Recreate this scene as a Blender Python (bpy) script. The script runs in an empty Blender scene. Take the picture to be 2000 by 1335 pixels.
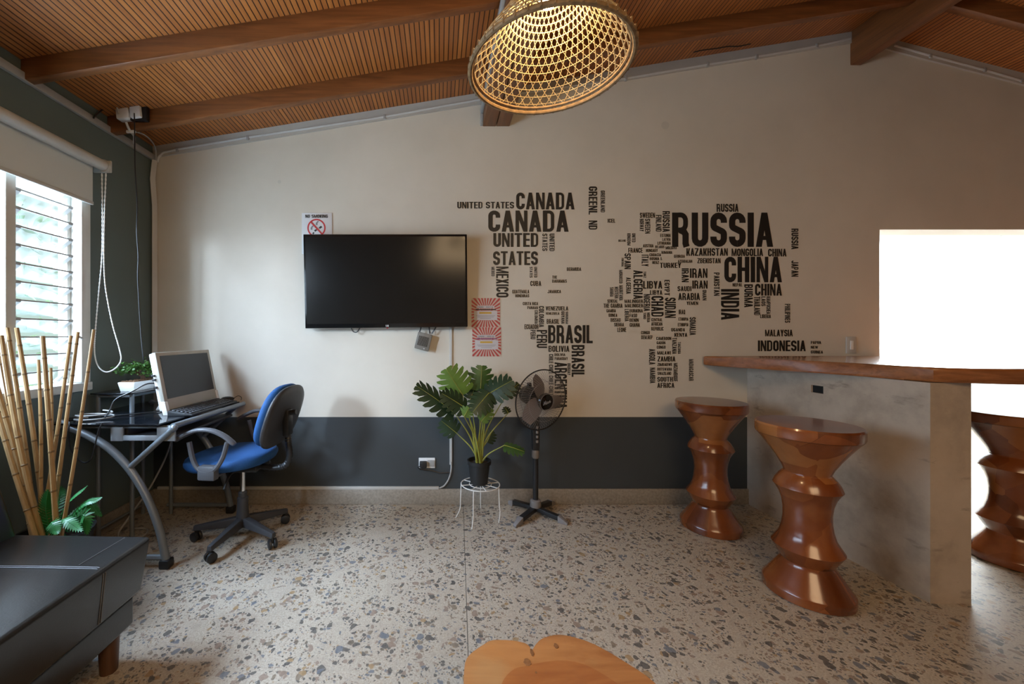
import bpy, bmesh, math, random
from mathutils import Vector, Matrix
random.seed(7)
S = bpy.context.scene
C = S.collection
PI = math.pi
# ------------------------------------------------------------------ camera, world, lights, exposure
F, CX, HY, CH = 760.0, 858.0, 655.0, 1.17       # focal length (px of a 2000 px frame), optical axis, camera height
YW, XL = 2.711, -1.99                            # face of the back wall, face of the left wall
U = YW / F                                       # metres per pixel on the back wall
cam = bpy.data.cameras.new('camera'); cam_o = bpy.data.objects.new('camera', cam); C.objects.link(cam_o)
cam.sensor_width = 36.0; cam.lens = F / 2000 * 36
cam.shift_x = (1000 - CX) / 2000; cam.shift_y = (HY - 667.5) / 2000
cam.clip_start = 0.02
cam_o.location = (0, 0, CH); cam_o.rotation_euler = (PI / 2, 0, 0)
S.camera = cam_o
S.view_settings.view_transform = 'Standard'; S.view_settings.look = 'None'
S.view_settings.gamma = 1.0; S.view_settings.use_curve_mapping = False
S.view_settings.exposure = -0.03
w = bpy.data.worlds.new('sky'); S.world = w; w.use_nodes = True
bg = w.node_tree.nodes['Background']
bg.inputs[0].default_value = (0.80, 0.92, 1.0, 1); bg.inputs[1].default_value = 1.7

def area(name, loc, rot, sx, sy, power, col):
    l = bpy.data.lights.new(name, 'AREA'); l.shape = 'RECTANGLE'; l.size = sx; l.size_y = sy
    l.energy = power; l.color = col
    o = bpy.data.objects.new(name, l); C.objects.link(o); o.location = loc; o.rotation_euler = rot
    return o
# daylight arriving at the louvred window, and daylight of the white room behind the bar
area('window_skylight', (-3.35, 1.00, 3.2), (0, math.radians(-36), 0), 1.2, 2.4, 1550, (0.61, 0.765, 1.0))
q_ = (Vector((-.9, 2.7, .9)) - Vector((-3.0, -1.3, 2.15))).to_track_quat('-Z', 'Y').to_euler()
area('window_bright_sky', (-3.0, -1.3, 2.15), q_, 0.55, 0.55, 345, (0.68, 0.82, 1.0))
area('window_daylight', (-2.40, 1.05, 1.30), (0, math.radians(-102), 0), 1.3, 2.6, 165, (0.60, 0.775, 1.0))
area('rear_warm_fill', (0.7, -1.2, 2.35), (math.radians(25), 0, math.radians(-12)), 1.6, 1.2, 46, (1.0, 0.70, 0.40))  # unseen warm fill added behind the camera to brighten the room
area('kitchen_daylight', (4.6, 4.0, 2.36), (0, 0, 0), 2.6, 1.4, 360, (0.86, 0.95, 1.0))

# ------------------------------------------------------------------ materials
def new_mat(name):
    m = bpy.data.materials.new(name); m.use_nodes = True
    nt = m.node_tree
    return m, nt, nt.nodes, nt.links, nt.nodes['Principled BSDF']

def mat(name, col, rough=0.5, metal=0.0, var=0.12, scale=8.0, stretch=(1, 1, 1), bump=0.0, col2=None, detail=4, spec=0.5, coat=0.0, trans=0.0):
    """plain surface: a colour broken up by noise"""
    m, nt, N, L, P = new_mat(name)
    tc = N.new('ShaderNodeTexCoord'); mp = N.new('ShaderNodeMapping'); mp.inputs['Scale'].default_value = stretch
    L.new(tc.outputs['Object'], mp.inputs['Vector'])
    nz = N.new('ShaderNodeTexNoise'); nz.inputs['Scale'].default_value = scale; nz.inputs['Detail'].default_value = detail
    L.new(mp.outputs[0], nz.inputs['Vector'])
    rp = N.new('ShaderNodeValToRGB')
    c2 = col2 or tuple(max(0, c * (1 - var * 2)) for c in col)
    rp.color_ramp.elements[0].position = 0.3; rp.color_ramp.elements[0].color = (*c2, 1)
    rp.color_ramp.elements[1].position = 0.7; rp.color_ramp.elements[1].color = (*col, 1)
    L.new(nz.outputs['Fac'], rp.inputs[0]); L.new(rp.outputs[0], P.inputs['Base Color'])
    P.inputs['Roughness'].default_value = rough; P.inputs['Metallic'].default_value = metal
    P.inputs['Specular IOR Level'].default_value = spec
    P.inputs['Coat Weight'].default_value = coat; P.inputs['Coat Roughness'].default_value = 0.3
    if bump:
        b = N.new('ShaderNodeBump'); b.inputs['Strength'].default_value = bump; b.inputs['Distance'].default_value = 0.004
        L.new(nz.outputs['Fac'], b.inputs['Height']); L.new(b.outputs[0], P.inputs['Normal'])
    return m

def flat(name, col, rough=0.6, metal=0.0):
    m, nt, N, L, P = new_mat(name)
    P.inputs['Base Color'].default_value = (*col, 1); P.inputs['Roughness'].default_value = rough
    P.inputs['Metallic'].default_value = metal
    return m

def emit(name, col, strength):
    m, nt, N, L, P = new_mat(name)
    P.inputs['Base Color'].default_value = (*col, 1)
    P.inputs['Emission Color'].default_value = (*col, 1); P.inputs['Emission Strength'].default_value = strength
    return m

def math_node(N, L, op, a, b=None, c=None):
    n = N.new('ShaderNodeMath'); n.operation = op
    for i, v in enumerate((a, b, c)):
        if v is None: continue
        if isinstance(v, (int, float)): n.inputs[i].default_value = v
        else: L.new(v, n.inputs[i])
    return n.outputs[0]

def mix_col(N, L, fac, a, b):
    n = N.new('ShaderNodeMix'); n.data_type = 'RGBA'
    if isinstance(fac, (int, float)): n.inputs[0].default_value = fac
    else: L.new(fac, n.inputs[0])
    for i, v in ((6, a), (7, b)):
        if isinstance(v, tuple): n.inputs[i].default_value = (*v, 1)
        else: L.new(v, n.inputs[i])
    return n.outputs[2]

def ramp(N, L, fac, stops, const=False):
    r = N.new('ShaderNodeValToRGB'); cr = r.color_ramp
    if const: cr.interpolation = 'CONSTANT'
    while len(cr.elements) < len(stops): cr.elements.new(0.5)
    for e, (p, c) in zip(cr.elements, stops): e.position = p; e.color = (*c, 1)
    L.new(fac, r.inputs[0]); return r.outputs[0]

def noise(N, L, vec, scale, detail=3, rough=0.5):
    n = N.new('ShaderNodeTexNoise'); n.inputs['Scale'].default_value = scale; n.inputs['Detail'].default_value = detail
    n.inputs['Roughness'].default_value = rough
    L.new(vec, n.inputs['Vector']); return n

def terrazzo():
    m, nt, N, L, P = new_mat('terrazzo')
    tc = N.new('ShaderNodeTexCoord'); v = tc.outputs['Object']
    nz = noise(N, L, v, 22, 2)
    vm = N.new('ShaderNodeVectorMath'); vm.operation = 'MULTIPLY_ADD'
    L.new(nz.outputs['Color'], vm.inputs[0]); vm.inputs[1].default_value = (.03, .03, 0); L.new(v, vm.inputs[2])
    wv = vm.outputs[0]
    # broken slabs of chips with chip-poor cement seams between them
    ve = N.new('ShaderNodeTexVoronoi'); ve.feature = 'DISTANCE_TO_EDGE'; ve.inputs['Scale'].default_value = 7.5
    L.new(wv, ve.inputs['Vector'])
    seam = math_node(N, L, 'LESS_THAN', ve.outputs['Distance'], 0.055)
    slab = N.new('ShaderNodeTexVoronoi'); slab.inputs['Scale'].default_value = 7.5; L.new(wv, slab.inputs['Vector'])
    sl = N.new('ShaderNodeSeparateColor'); L.new(slab.outputs['Color'], sl.inputs[0])
    base = ramp(N, L, noise(N, L, v, 160, 2).outputs['Fac'], [(.3, (.32, .265, .20)), (.7, (.49, .425, .335))])
    base = mix_col(N, L, math_node(N, L, 'MULTIPLY', sl.outputs[0], .35), base, (.37, .30, .235))
    out = base
    cols = [(0, (.075, .068, .062)), (.2, (.19, .145, .10)), (.38, (.21, .20, .195)), (.52, (.11, .085, .062)), (.66, (.30, .19, .09)), (.76, (.13, .14, .155)), (.87, (.24, .17, .125))]
    for sc, thr, rnd in ((110, .31, .78), (54, .35, .70), (30, .37, .40)):
        vo = N.new('ShaderNodeTexVoronoi'); vo.inputs['Scale'].default_value = sc; L.new(wv, vo.inputs['Vector'])
        sp = N.new('ShaderNodeSeparateColor'); L.new(vo.outputs['Color'], sp.inputs[0])
        size = math_node(N, L, 'MULTIPLY_ADD', sp.outputs[1], .22, thr - .06)
        chip = math_node(N, L, 'LESS_THAN', vo.outputs['Distance'], size)
        pick = math_node(N, L, 'LESS_THAN', sp.outputs[0], rnd)
        k = math_node(N, L, 'MULTIPLY', chip, pick)
        keep = math_node(N, L, 'MULTIPLY_ADD', seam, -.9, 1.0)
        k = math_node(N, L, 'MULTIPLY', math_node(N, L, 'MULTIPLY', k, keep), .85)
        out = mix_col(N, L, k, out, ramp(N, L, sp.outputs[2], cols, True))
    # the one dark joint that runs towards the wall
    sx = N.new('ShaderNodeSeparateXYZ'); L.new(v, sx.inputs[0])
    line = math_node(N, L, 'MULTIPLY_ADD', sx.outputs[1], -.0475, math_node(N, L, 'ADD', sx.outputs[0], -.038))
    jl = math_node(N, L, 'LESS_THAN', math_node(N, L, 'ABSOLUTE', line), .0016)
    out = mix_col(N, L, jl, out, (.10, .085, .07))
    L.new(out, P.inputs['Base Color'])
    P.inputs['Roughness'].default_value = .38
    return m

def wall_paint():
    """cream above, slate band below 0.60 m, faint dirt"""
    m, nt, N, L, P = new_mat('wall_paint')
    tc = N.new('ShaderNodeTexCoord'); v = tc.outputs['Object']
    sx = N.new('ShaderNodeSeparateXYZ'); L.new(v, sx.inputs[0])
    up = math_node(N, L, 'GREATER_THAN', sx.outputs[2], .603)
    d = noise(N, L, v, 1.3, 5, .6)
    cream = ramp(N, L, d.outputs['Fac'], [(.3, (.555, .505, .42)), (.62, (.625, .57, .48))])
    slate = ramp(N, L, d.outputs['Fac'], [(.3, (.044, .050, .053)), (.7, (.053, .060, .063))])
    sp = N.new('ShaderNodeTexVoronoi'); sp.inputs['Scale'].default_value = 1.1; L.new(v, sp.inputs['Vector'])
    spot = math_node(N, L, 'LESS_THAN', sp.outputs['Distance'], .035)
    cream = mix_col(N, L, math_node(N, L, 'MULTIPLY', spot, .25), cream, (.35, .33, .29))
    L.new(mix_col(N, L, up, slate, cream), P.inputs['Base Color'])
    P.inputs['Roughness'].default_value = .55; P.inputs['Specular IOR Level'].default_value = .35
    b = N.new('ShaderNodeBump'); b.inputs['Strength'].default_value = .06; b.inputs['Distance'].default_value = .004
    L.new(noise(N, L, v, 14, 4).outputs['Fac'], b.inputs['Height']); L.new(b.outputs[0], P.inputs['Normal'])
    return m

def slats():
    """narrow varnished strips running in depth, dark grooves between"""
    m, nt, N, L, P = new_mat('slatted_wood')
    tc = N.new('ShaderNodeTexCoord'); v = tc.outputs['Object']
    sx = N.new('ShaderNodeSeparateXYZ'); L.new(v, sx.inputs[0])
    t = math_node(N, L, 'DIVIDE', sx.outputs[0], .0262)
    fr = math_node(N, L, 'FRACT', t); idx = math_node(N, L, 'FLOOR', t)
    e = math_node(N, L, 'ABSOLUTE', math_node(N, L, 'SUBTRACT', fr, .5))          # 0 centre .. .5 groove
    groove = math_node(N, L, 'GREATER_THAN', e, .405)
    wn = N.new('ShaderNodeTexWhiteNoise'); wn.noise_dimensions = '1D'; L.new(idx, wn.inputs['W'])
    mp = N.new('ShaderNodeMapping'); mp.inputs['Scale'].default_value = (26, 1.6, 26); L.new(v, mp.inputs['Vector'])
    g = noise(N, L, mp.outputs[0], 1.6, 5)
    c = ramp(N, L, g.outputs['Fac'], [(.3, (.34, .110, .024)), (.7, (.50, .185, .044))])
    c = mix_col(N, L, math_node(N, L, 'MULTIPLY', wn.outputs[0], .5), c, (.27, .088, .024))
    c = mix_col(N, L, groove, c, (.035, .012, .006))
    L.new(c, P.inputs['Base Color']); P.inputs['Roughness'].default_value = .38
    h = math_node(N, L, 'SUBTRACT', 1.0, groove)
    b = N.new('ShaderNodeBump'); b.inputs['Strength'].default_value = .8; b.inputs['Distance'].default_value = .006
    L.new(h, b.inputs['Height']); L.new(b.outputs[0], P.inputs['Normal'])
    return m

def wood(name, dark, light, stretch=(1.2, 14, 14), scale=2.0, rough=.35, coat=.0, block=0.0, third=None):
    m, nt, N, L, P = new_mat(name)
    tc = N.new('ShaderNodeTexCoord'); v = tc.outputs['Object']
    mp = N.new('ShaderNodeMapping'); mp.inputs['Scale'].default_value = stretch; L.new(v, mp.inputs['Vector'])
    g = noise(N, L, mp.outputs[0], scale, 7, .62); g.inputs['Distortion'].default_value = .7
    c = ramp(N, L, g.outputs['Fac'], [(.28, dark), (.72, light)])
    if third:
        g2 = noise(N, L, v, 5.5, 3)
        k = ramp(N, L, g2.outputs['Fac'], [(.52, (0, 0, 0)), (.68, (1, 1, 1))])
        sc = N.new('ShaderNodeSeparateColor'); L.new(k, sc.inputs[0])
        c = mix_col(N, L, math_node(N, L, 'MULTIPLY', sc.outputs[0], .55), c, third)
    if block:                                            # glued-up blocks of differing tone
        vo = N.new('ShaderNodeTexVoronoi'); vo.inputs['Scale'].default_value = 7.0; vo.distance = 'CHEBYCHEV'; L.new(v, vo.inputs['Vector'])
        sp = N.new('ShaderNodeSeparateColor'); L.new(vo.outputs['Color'], sp.inputs[0])
        vo.inputs['Scale'].default_value = 6.0
        patch = ramp(N, L, sp.outputs[0], [(0, (.060, .016, .005)), (.25, (.18, .046, .011)), (.58, (.27, .080, .019)), (.84, (.42, .165, .045))], True)
        c = mix_col(N, L, block, c, patch)
    L.new(c, P.inputs['Base Color']); P.inputs['Roughness'].default_value = rough
    P.inputs['Coat Weight'].default_value = coat; P.inputs['Coat Roughness'].default_value = .12
    return m

def concrete():
    m, nt, N, L, P = new_mat('bare_concrete')
    tc = N.new('ShaderNodeTexCoord'); v = tc.outputs['Object']
    a = noise(N, L, v, 3.2, 8, .65)
    c = ramp(N, L, a.outputs['Fac'], [(.3, (.30, .235, .18)), (.5, (.45, .36, .28)), (.72, (.53, .435, .345))])
    mp = N.new('ShaderNodeMapping'); mp.inputs['Scale'].default_value = (5, 5, 16); L.new(v, mp.inputs['Vector'])
    k = ramp(N, L, noise(N, L, mp.outputs[0], 1.1, 6, .7).outputs['Fac'], [(.60, (0, 0, 0)), (.74, (1, 1, 1))])
    sc = N.new('ShaderNodeSeparateColor'); L.new(k, sc.inputs[0])
    c = mix_col(N, L, math_node(N, L, 'MULTIPLY', sc.outputs[0], .7), c, (.13, .11, .09))
    L.new(c, P.inputs['Base Color']); P.inputs['Roughness'].default_value = .6
    b = N.new('ShaderNodeBump'); b.inputs['Strength'].default_value = .25; b.inputs['Distance'].default_value = .004
    L.new(a.outputs['Fac'], b.inputs['Height']); L.new(b.outputs[0], P.inputs['Normal'])
    return m

def clear_glass(name, tint, refl=.12, refl_col=(1, 1, 1), rough=.05):
    m, nt, N, L, P = new_mat(name)
    N.remove(P)
    t = N.new('ShaderNodeBsdfTransparent'); t.inputs[0].default_value = (*tint, 1)
    g = N.new('ShaderNodeBsdfGlossy'); g.inputs[0].default_value = (*refl_col, 1); g.inputs['Roughness'].default_value = rough
    x = N.new('ShaderNodeMixShader'); x.inputs[0].default_value = refl
    L.new(t.outputs[0], x.inputs[1]); L.new(g.outputs[0], x.inputs[2])
    L.new(x.outputs[0], N['Material Output'].inputs['Surface'])
    return m

def rays_print():
    """red sunburst flyer"""
    m, nt, N, L, P = new_mat('sunburst_print')
    tc = N.new('ShaderNodeTexCoord'); sx = N.new('ShaderNodeSeparateXYZ'); L.new(tc.outputs['Object'], sx.inputs[0])
    a = math_node(N, L, 'ARCTAN2', sx.outputs[2], sx.outputs[0])
    k = math_node(N, L, 'GREATER_THAN', math_node(N, L, 'SINE', math_node(N, L, 'MULTIPLY', a, 30.0)), .05)
    L.new(mix_col(N, L, k, (.42, .05, .045), (.52, .41, .34)), P.inputs['Base Color'])
    P.inputs['Roughness'].default_value = .5
    return m

M = {}
M['terrazzo'] = terrazzo(); M['wall'] = wall_paint(); M['slats'] = slats(); M['concrete'] = concrete()
M['teal'] = mat('slate_paint', (.120, .152, .140), .55, var=.05, scale=2, spec=.3)
M['grey_plaster'] = mat('grey_plaster', (.46, .43, .38), .7, var=.05, scale=6)
M['rear'] = mat('ochre_wall', (.42, .31, .20), .6, var=.04, scale=2)
M['white_wall'] = mat('white_wall', (.86, .88, .89), .6, var=.02, scale=2)
M['skirt'] = mat('terrazzo_skirting', (.33, .285, .23), .5, var=.16, scale=70)
M['beam'] = wood('beam_wood', (.115, .038, .010), (.26, .092, .026), (1.2, 18, 18), 2.2, .42)
M['ridge'] = wood('ridge_wood', (.10, .034, .010), (.23, .082, .024), (18, 1.2, 18), 2.2, .42)
M['pvc'] = mat('white_plastic', (.52, .51, .48), .45, var=.04)
M['pvc_dirty'] = mat('greyed_plastic', (.36, .35, .33), .5, var=.08)
M['white'] = mat('white_gloss', (.80, .80, .78), .35, var=.02)
M['frame'] = mat('window_frame_paint', (.62, .60, .54), .45, var=.05)
M['blind'] = mat('blind_fabric', (.60, .635, .63), .85, var=.03, scale=3)
M['black'] = mat('black_plastic', (.014, .014, .015), .42, var=.1)
M['blackgloss'] = mat('black_gloss', (.008, .008, .008), .12, var=.1)
M['screen'] = mat('screen_glass', (.012, .0105, .009), .16, var=.1, spec=.45)
M['greyscreen'] = mat('monitor_screen', (.030, .033, .038), .30, var=.06)
M['darkgrey'] = mat('dark_grey_plastic', (.040, .040, .044), .45, var=.08)
M['armgrey'] = mat('grey_plastic', (.085, .085, .092), .42, var=.06)
M['metal'] = mat('grey_painted_tube', (.20, .225, .245), .38, .35, var=.05)
M['chrome'] = flat('chrome', (.62, .62, .62), .18, 1.0)
M['blackglass'] = mat('black_glass', (.006, .007, .009), .06, var=.05, spec=.6)
M['blue'] = mat('blue_fabric', (.005, .066, .215), .80, var=.10, scale=260, bump=.15)
M['leather'] = mat('dark_leather', (.010, .0082, .007), .29, var=.06, scale=190, bump=.06, spec=.62)
M['stitch'] = flat('stitching', (.13, .13, .135), .7)
M['cream'] = mat('aged_beige_plastic', (.46, .44, .38), .45, var=.05)
M['letter'] = mat('black_vinyl', (.010, .009, .008), .5, var=.15, scale=5)
M['stool'] = wood('stool_wood', (.110, .025, .006), (.235, .064, .015), (7, 7, .9), 1.5, .24, .5, .45, (.36, .135, .036))
M['bar'] = wood('bar_wood', (.17, .052, .014), (.34, .122, .036), (1.0, 9, 20), 2.4, .22, .6)
M['slab'] = wood('table_wood', (.26, .085, .022), (.47, .215, .070), (2.2, 9, 9), 1.6, .35, .3, 0, (.40, .25, .11))
M['heart'] = wood('heartwood', (.24, .070, .018), (.40, .150, .042), (2.2, 9, 9), 1.6, .35, .3)
M['knot'] = mat('knot_wood', (.29, .125, .045), .5, var=.3, scale=60)
M['leg_wood'] = wood('leg_wood', (.05, .02, .01), (.11, .05, .025), (9, 9, 1.0), 2, .4)
M['bamboo'] = mat('bamboo', (.44, .27, .115), .42, var=.18, scale=9, stretch=(6, 6, 1))
M['node'] = mat('bamboo_joint', (.21, .125, .05), .5, var=.1)
M['leaf'] = mat('leaf_green', (.045, .105, .020), .42, var=.22, scale=12)
M['leaf_light'] = mat('light_leaf_green', (.115, .20, .030), .42, var=.18, scale=12)
M['leaf_dark'] = mat('dark_leaf_green', (.022, .050, .020), .42, var=.2, scale=12)
M['stem'] = mat('stem_green', (.30, .30, .045), .5, var=.15)
M['fern'] = mat('fern_green', (.030, .215, .050), .42, var=.2, scale=14)
M['bonsai'] = mat('bonsai_green', (.070, .19, .025), .5, var=.25, scale=30)
M['bark'] = mat('bark', (.10, .055, .03), .8, var=.2, scale=30)
M['soil'] = mat('soil', (.045, .030, .022), .95, var=.3, scale=60)
M['pebble'] = mat('bark_chips', (.28, .16, .09), .9, var=.3, scale=60)
M['pot'] = mat('black_pot', (.012, .012, .012), .5, var=.1)
M['wire_white'] = mat('white_wire', (.66, .63, .58), .45, var=.04)
M['fan_grey'] = mat('fan_grey', (.21, .19, .18), .45, var=.06)
M['fan_blade'] = mat('fan_blade', (.155, .125, .115), .35, var=.05)
M['rattan'] = mat('rattan', (.47, .34, .17), .6, var=.2, scale=40)
M['rim'] = mat('rattan_rim', (.26, .15, .06), .75, var=.25, scale=60, bump=.3)
M['box_grey'] = mat('router_grey', (.19, .175, .15), .55, var=.08)
M['red'] = flat('red_ink', (.50, .03, .035)); M['ink'] = flat('black_ink', (.02, .02, .02))
M['inkgrey'] = flat('grey_ink', (.22, .21, .22)); M['paper'] = mat('paper', (.66, .66, .66), .6, var=.03)
M['yellow'] = flat('yellow_ink', (.55, .33, .04)); M['purple'] = flat('purple_ink', (.22, .09, .20))
M['lavender'] = mat('pale_panel', (.56, .52, .53), .6, var=.03)
M['rays'] = rays_print()
M['logo'] = flat('logo_grey', (.62, .62, .62)); M['recess_shade'] = flat('recess_shade_black', (.006, .006, .006), .9)  # the near-black colour stands in for shade inside openings
M['louvre'] = clear_glass('louvre_glass', (.93, .95, .96), .08)
M['outleaf'] = mat('garden_leaf', (.30, .42, .22), .6, var=.25, scale=4)
M['outwall'] = mat('garden_wall', (.50, .56, .48), .8, var=.06, scale=2)
M['bulb'] = emit('lit_bulb', (1.0, .72, .36), 45)

# ------------------------------------------------------------------ helpers
def ptc(px, py, y): return Vector(((px - CX) / F * y, y, CH - (py - HY) / F * y))
def flo(px, py):
    y = CH * F / (py - HY); return Vector(((px - CX) / F * y, y, 0))
def wal(px, py, off=0.0): return ptc(px, py, YW) + Vector((0, -off, 0))
def lef(px, py, off=0.0):
    y = -XL * F / (CX - px); v = ptc(px, py, y); v.x += off; return v

ORG = {}
class MB:
    def __init__(s): s.bm = bmesh.new(); s.M = None; s.fm = None
    def _v(s, p):
        p = Vector(p)
        if s.M is not None: p = s.M @ p
        return s.bm.verts.new(p)
    def _f(s, vs, mi=0):
        try:
            f = s.bm.faces.new(vs); f.material_index = mi; return f
        except ValueError: return None
    def box(s, a, b, bev=0.0, seg=2, mi=0):
        (x0, y0, z0), (x1, y1, z1) = a, b
        P = [(x0, y0, z0), (x1, y0, z0), (x1, y1, z0), (x0, y1, z0), (x0, y0, z1), (x1, y0, z1), (x1, y1, z1), (x0, y1, z1)]
        return s.hexa(P, bev, seg, mi)
    def hexa(s, P, bev=0.0, seg=2, mi=0):
        v = [s._v(p) for p in P]
        fs = [s._f([v[i] for i in q], mi) for q in ((3, 2, 1, 0), (4, 5, 6, 7), (0, 1, 5, 4), (1, 2, 6, 5), (2, 3, 7, 6), (3, 0, 4, 7))]
        if bev:
            es = list({e for f in fs for e in f.edges})
            bmesh.ops.bevel(s.bm, geom=es + v, offset=bev, segments=seg, affect='EDGES', profile=.5, clamp_overlap=True)
        return s
    def tube(s, pts, r, n=10, closed=False, cap=True, flat_=1.0, mi=0, up=None):
        pts = [Vector(p) for p in pts]; k = len(pts)
        rr = r if isinstance(r, (list, tuple)) else [r] * k
        rings = []; prev = None
        for i, p in enumerate(pts):
            if closed: t = pts[(i + 1) % k] - pts[i - 1]
            else: t = pts[min(i + 1, k - 1)] - pts[max(i - 1, 0)]
            if t.length < 1e-9: t = Vector((0, 0, 1))
            t.normalize()
            if prev is None:
                a = Vector(up) if up else (Vector((0, 0, 1)) if abs(t.z) < .9 else Vector((1, 0, 0)))
                nrm = (a - t * a.dot(t)).normalized()
            else:
                nrm = prev - t * prev.dot(t)
                nrm = nrm.normalized() if nrm.length > 1e-6 else prev
            prev = nrm; b = t.cross(nrm)
            rings.append([s._v(p + (nrm * math.cos(2 * PI * j / n) * flat_ + b * math.sin(2 * PI * j / n)) * rr[i]) for j in range(n)])
        m = k if closed else k - 1
        for i in range(m):
            A, B = rings[i], rings[(i + 1) % k]
            for j in range(n): s._f((A[j], A[(j + 1) % n], B[(j + 1) % n], B[j]), mi)
        if cap and not closed:
            s._f(rings[0][::-1], mi); s._f(rings[-1], mi)
        return s
    def lathe(s, prof, seg=40, c=(0, 0, 0), mi=0, T=None, cap=True):
        c = Vector(c); rings = []
        for r, z in prof:
            ring = []
            for j in range(seg):
                a = 2 * PI * j / seg; p = Vector((r * math.cos(a), r * math.sin(a), z))
                if T is not None: p = T @ p
                ring.append(s._v(p + c))
            rings.append(ring)
        for A, B in zip(rings, rings[1:]):
            for j in range(seg): s._f((A[j], A[(j + 1) % seg], B[(j + 1) % seg], B[j]), mi)
        if cap:
            s._f(rings[0][::-1], mi); s._f(rings[-1], mi)
        return s
    def ell(s, c, r, n=16, m=10, T=None, mi=0):
        prof = []
        for i in range(m + 1):
            a = -PI / 2 + PI * i / m; prof.append((max(1e-4, math.cos(a)), math.sin(a)))
        Sx = Matrix.Diagonal((*r, 1)); Tm = (T.to_4x4() @ Sx) if T is not None else Sx
        return s.lathe(prof, n, c, mi, Tm)
    def prism(s, out, d0, d1, ax, bev=0.0, mi=0):
        """extrude outline of (u, v) pairs: ax 'z' -> (u, v, d), 'y' -> (u, d, v), 'x' -> (d, u, v)"""
        mk = {'z': lambda u, v, d: (u, v, d), 'y': lambda u, v, d: (u, d, v), 'x': lambda u, v, d: (d, u, v)}[ax]
        A = [s._v(mk(u, v, d0)) for u, v in out]; B = [s._v(mk(u, v, d1)) for u, v in out]; n = len(out)
        fs = [s._f(A[::-1], mi), s._f(B, mi)] + [s._f((A[i], A[(i + 1) % n], B[(i + 1) % n], B[i]), mi) for i in range(n)]
        if bev:
            es = list(fs[0].edges) + list(fs[1].edges)
            bmesh.ops.bevel(s.bm, geom=es, offset=bev, segments=3, affect='EDGES', profile=.5, clamp_overlap=True)
        return s
    def poly(s, pts, mi=0): s._f([s._v(p) for p in pts], mi); return s
    def build(s, name, m, parent=None, sharp=38, smooth=True):
        bm = s.bm
        bmesh.ops.recalc_face_normals(bm, faces=bm.faces)
        me = bpy.data.meshes.new(name)
        o = bpy.data.objects.new(name, me); C.objects.link(o)
        off = Vector((0, 0, 0))
        if parent is not None:
            off = ORG[parent.name]; o.parent = parent
        ORG[o.name] = off
        if off.length: bmesh.ops.translate(bm, verts=bm.verts, vec=-off)
        bm.to_mesh(me); bm.free()
        for x in (m if isinstance(m, (list, tuple)) else [m]): me.materials.append(x)
        if smooth:
            me.polygons.foreach_set('use_smooth', [True] * len(me.polygons))
            me.set_sharp_from_angle(angle=math.radians(sharp))
        return o

def tag(o, label=None, cat=None, group=None, kind=None):
    if label: o['label'] = label
    if cat: o['category'] = cat
    if group: o['group'] = group
    if kind: o['kind'] = kind
    return o
def thing(name, loc, label, cat, group=None):
    o = bpy.data.objects.new(name, None); C.objects.link(o); o.location = loc; o.empty_display_size = .1
    ORG[o.name] = Vector(loc)
    return tag(o, label, cat, group)
def solo(mb, name, m, label, cat, loc, group=None, **k):
    """a thing that is one mesh, its origin at its base"""
    loc = Vector(loc)
    bmesh.ops.translate(mb.bm, verts=mb.bm.verts, vec=-loc)
    o = mb.build(name, m, **k); o.location = loc; ORG[o.name] = loc
    return tag(o, label, cat, group)
def struct(mb, name, m, **k): return tag(mb.build(name, m, **k), kind='structure')
def copy_tree(o, parent=None):
    c = o.copy(); C.objects.link(c)
    if parent is not None: c.parent = parent
    for ch in list(o.children): copy_tree(ch, c)
    return c
def spline(pts, n=8):
    """Catmull-Rom through points"""
    P = [Vector(p) for p in pts]; P = [P[0] * 2 - P[1]] + P + [P[-1] * 2 - P[-2]]; out = []
    for i in range(1, len(P) - 2):
        a, b, c, d = P[i - 1:i + 3]
        for k in range(n):
            t = k / n
            out.append(.5 * ((2 * b) + (c - a) * t + (2 * a - 5 * b + 4 * c - d) * t * t + (3 * b - a - 3 * c + d) * t ** 3))
    out.append(P[-2]); return out
def interp(tab, t):
    for (a, x), (b, y) in zip(tab, tab[1:]):
        if t <= b: return x + (y - x) * (t - a) / (b - a)
    return tab[-1][1]

# ------------------------------------------------------------------ the room
XR, YB = 7.0, -3.0
RX, ZR = 2.911, CH + 593 * U
SL, SR = .164, .258
def zc(x): return ZR - SL * (RX - x) if x < RX else ZR - SR * (x - RX)
struct(MB().box((-2.14, YB - .15, -.1), (XR + .15, 5.0, 0)), 'floor', M['terrazzo'])
mb = MB()
mb.prism([(-2.14, zc(-2.14)), (RX, ZR), (RX, ZR + .08), (-2.14, zc(-2.14) + .08)], YB - .15, YW + .15, 'y')
mb.prism([(RX, ZR), (XR + .15, zc(XR + .15)), (XR + .15, zc(XR + .15) + .08), (RX, ZR + .08)], YB - .15, YW + .15, 'y')
struct(mb, 'ceiling', M['slats'])
OX0, OX1, OZ = 860 * U, 5.2, CH + (HY - 448) * U
struct(MB().prism([(-1.99, 0), (OX0, 0), (OX0, OZ), (OX1, OZ), (OX1, 0), (XR, 0), (XR, zc(XR)), (RX, ZR), (-1.99, zc(-1.99))], YW, YW + .15, 'y'), 'wall_back', M['wall'], smooth=False)
WY0, WY1, WZ0, WZ1 = -.20, 2.205, .865, 2.06
mb = MB()
zt = zc(-1.99)
mb.box((-2.14, YB, 0), (XL, WY0, zt)); mb.box((-2.14, WY1, 0), (XL, YW + .15, zt))
mb.box((-2.14, WY0, 0), (XL, WY1, WZ0)); mb.box((-2.14, WY0, WZ1), (XL, WY1, zt))
struct(mb, 'wall_left', M['teal'], smooth=False)
struct(MB().prism([(-1.99, 0), (XR, 0), (XR, zc(XR)), (RX, ZR), (-1.99, zc(-1.99))], YB - .15, YB, 'y'), 'wall_rear', M['rear'], smooth=False)
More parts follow.
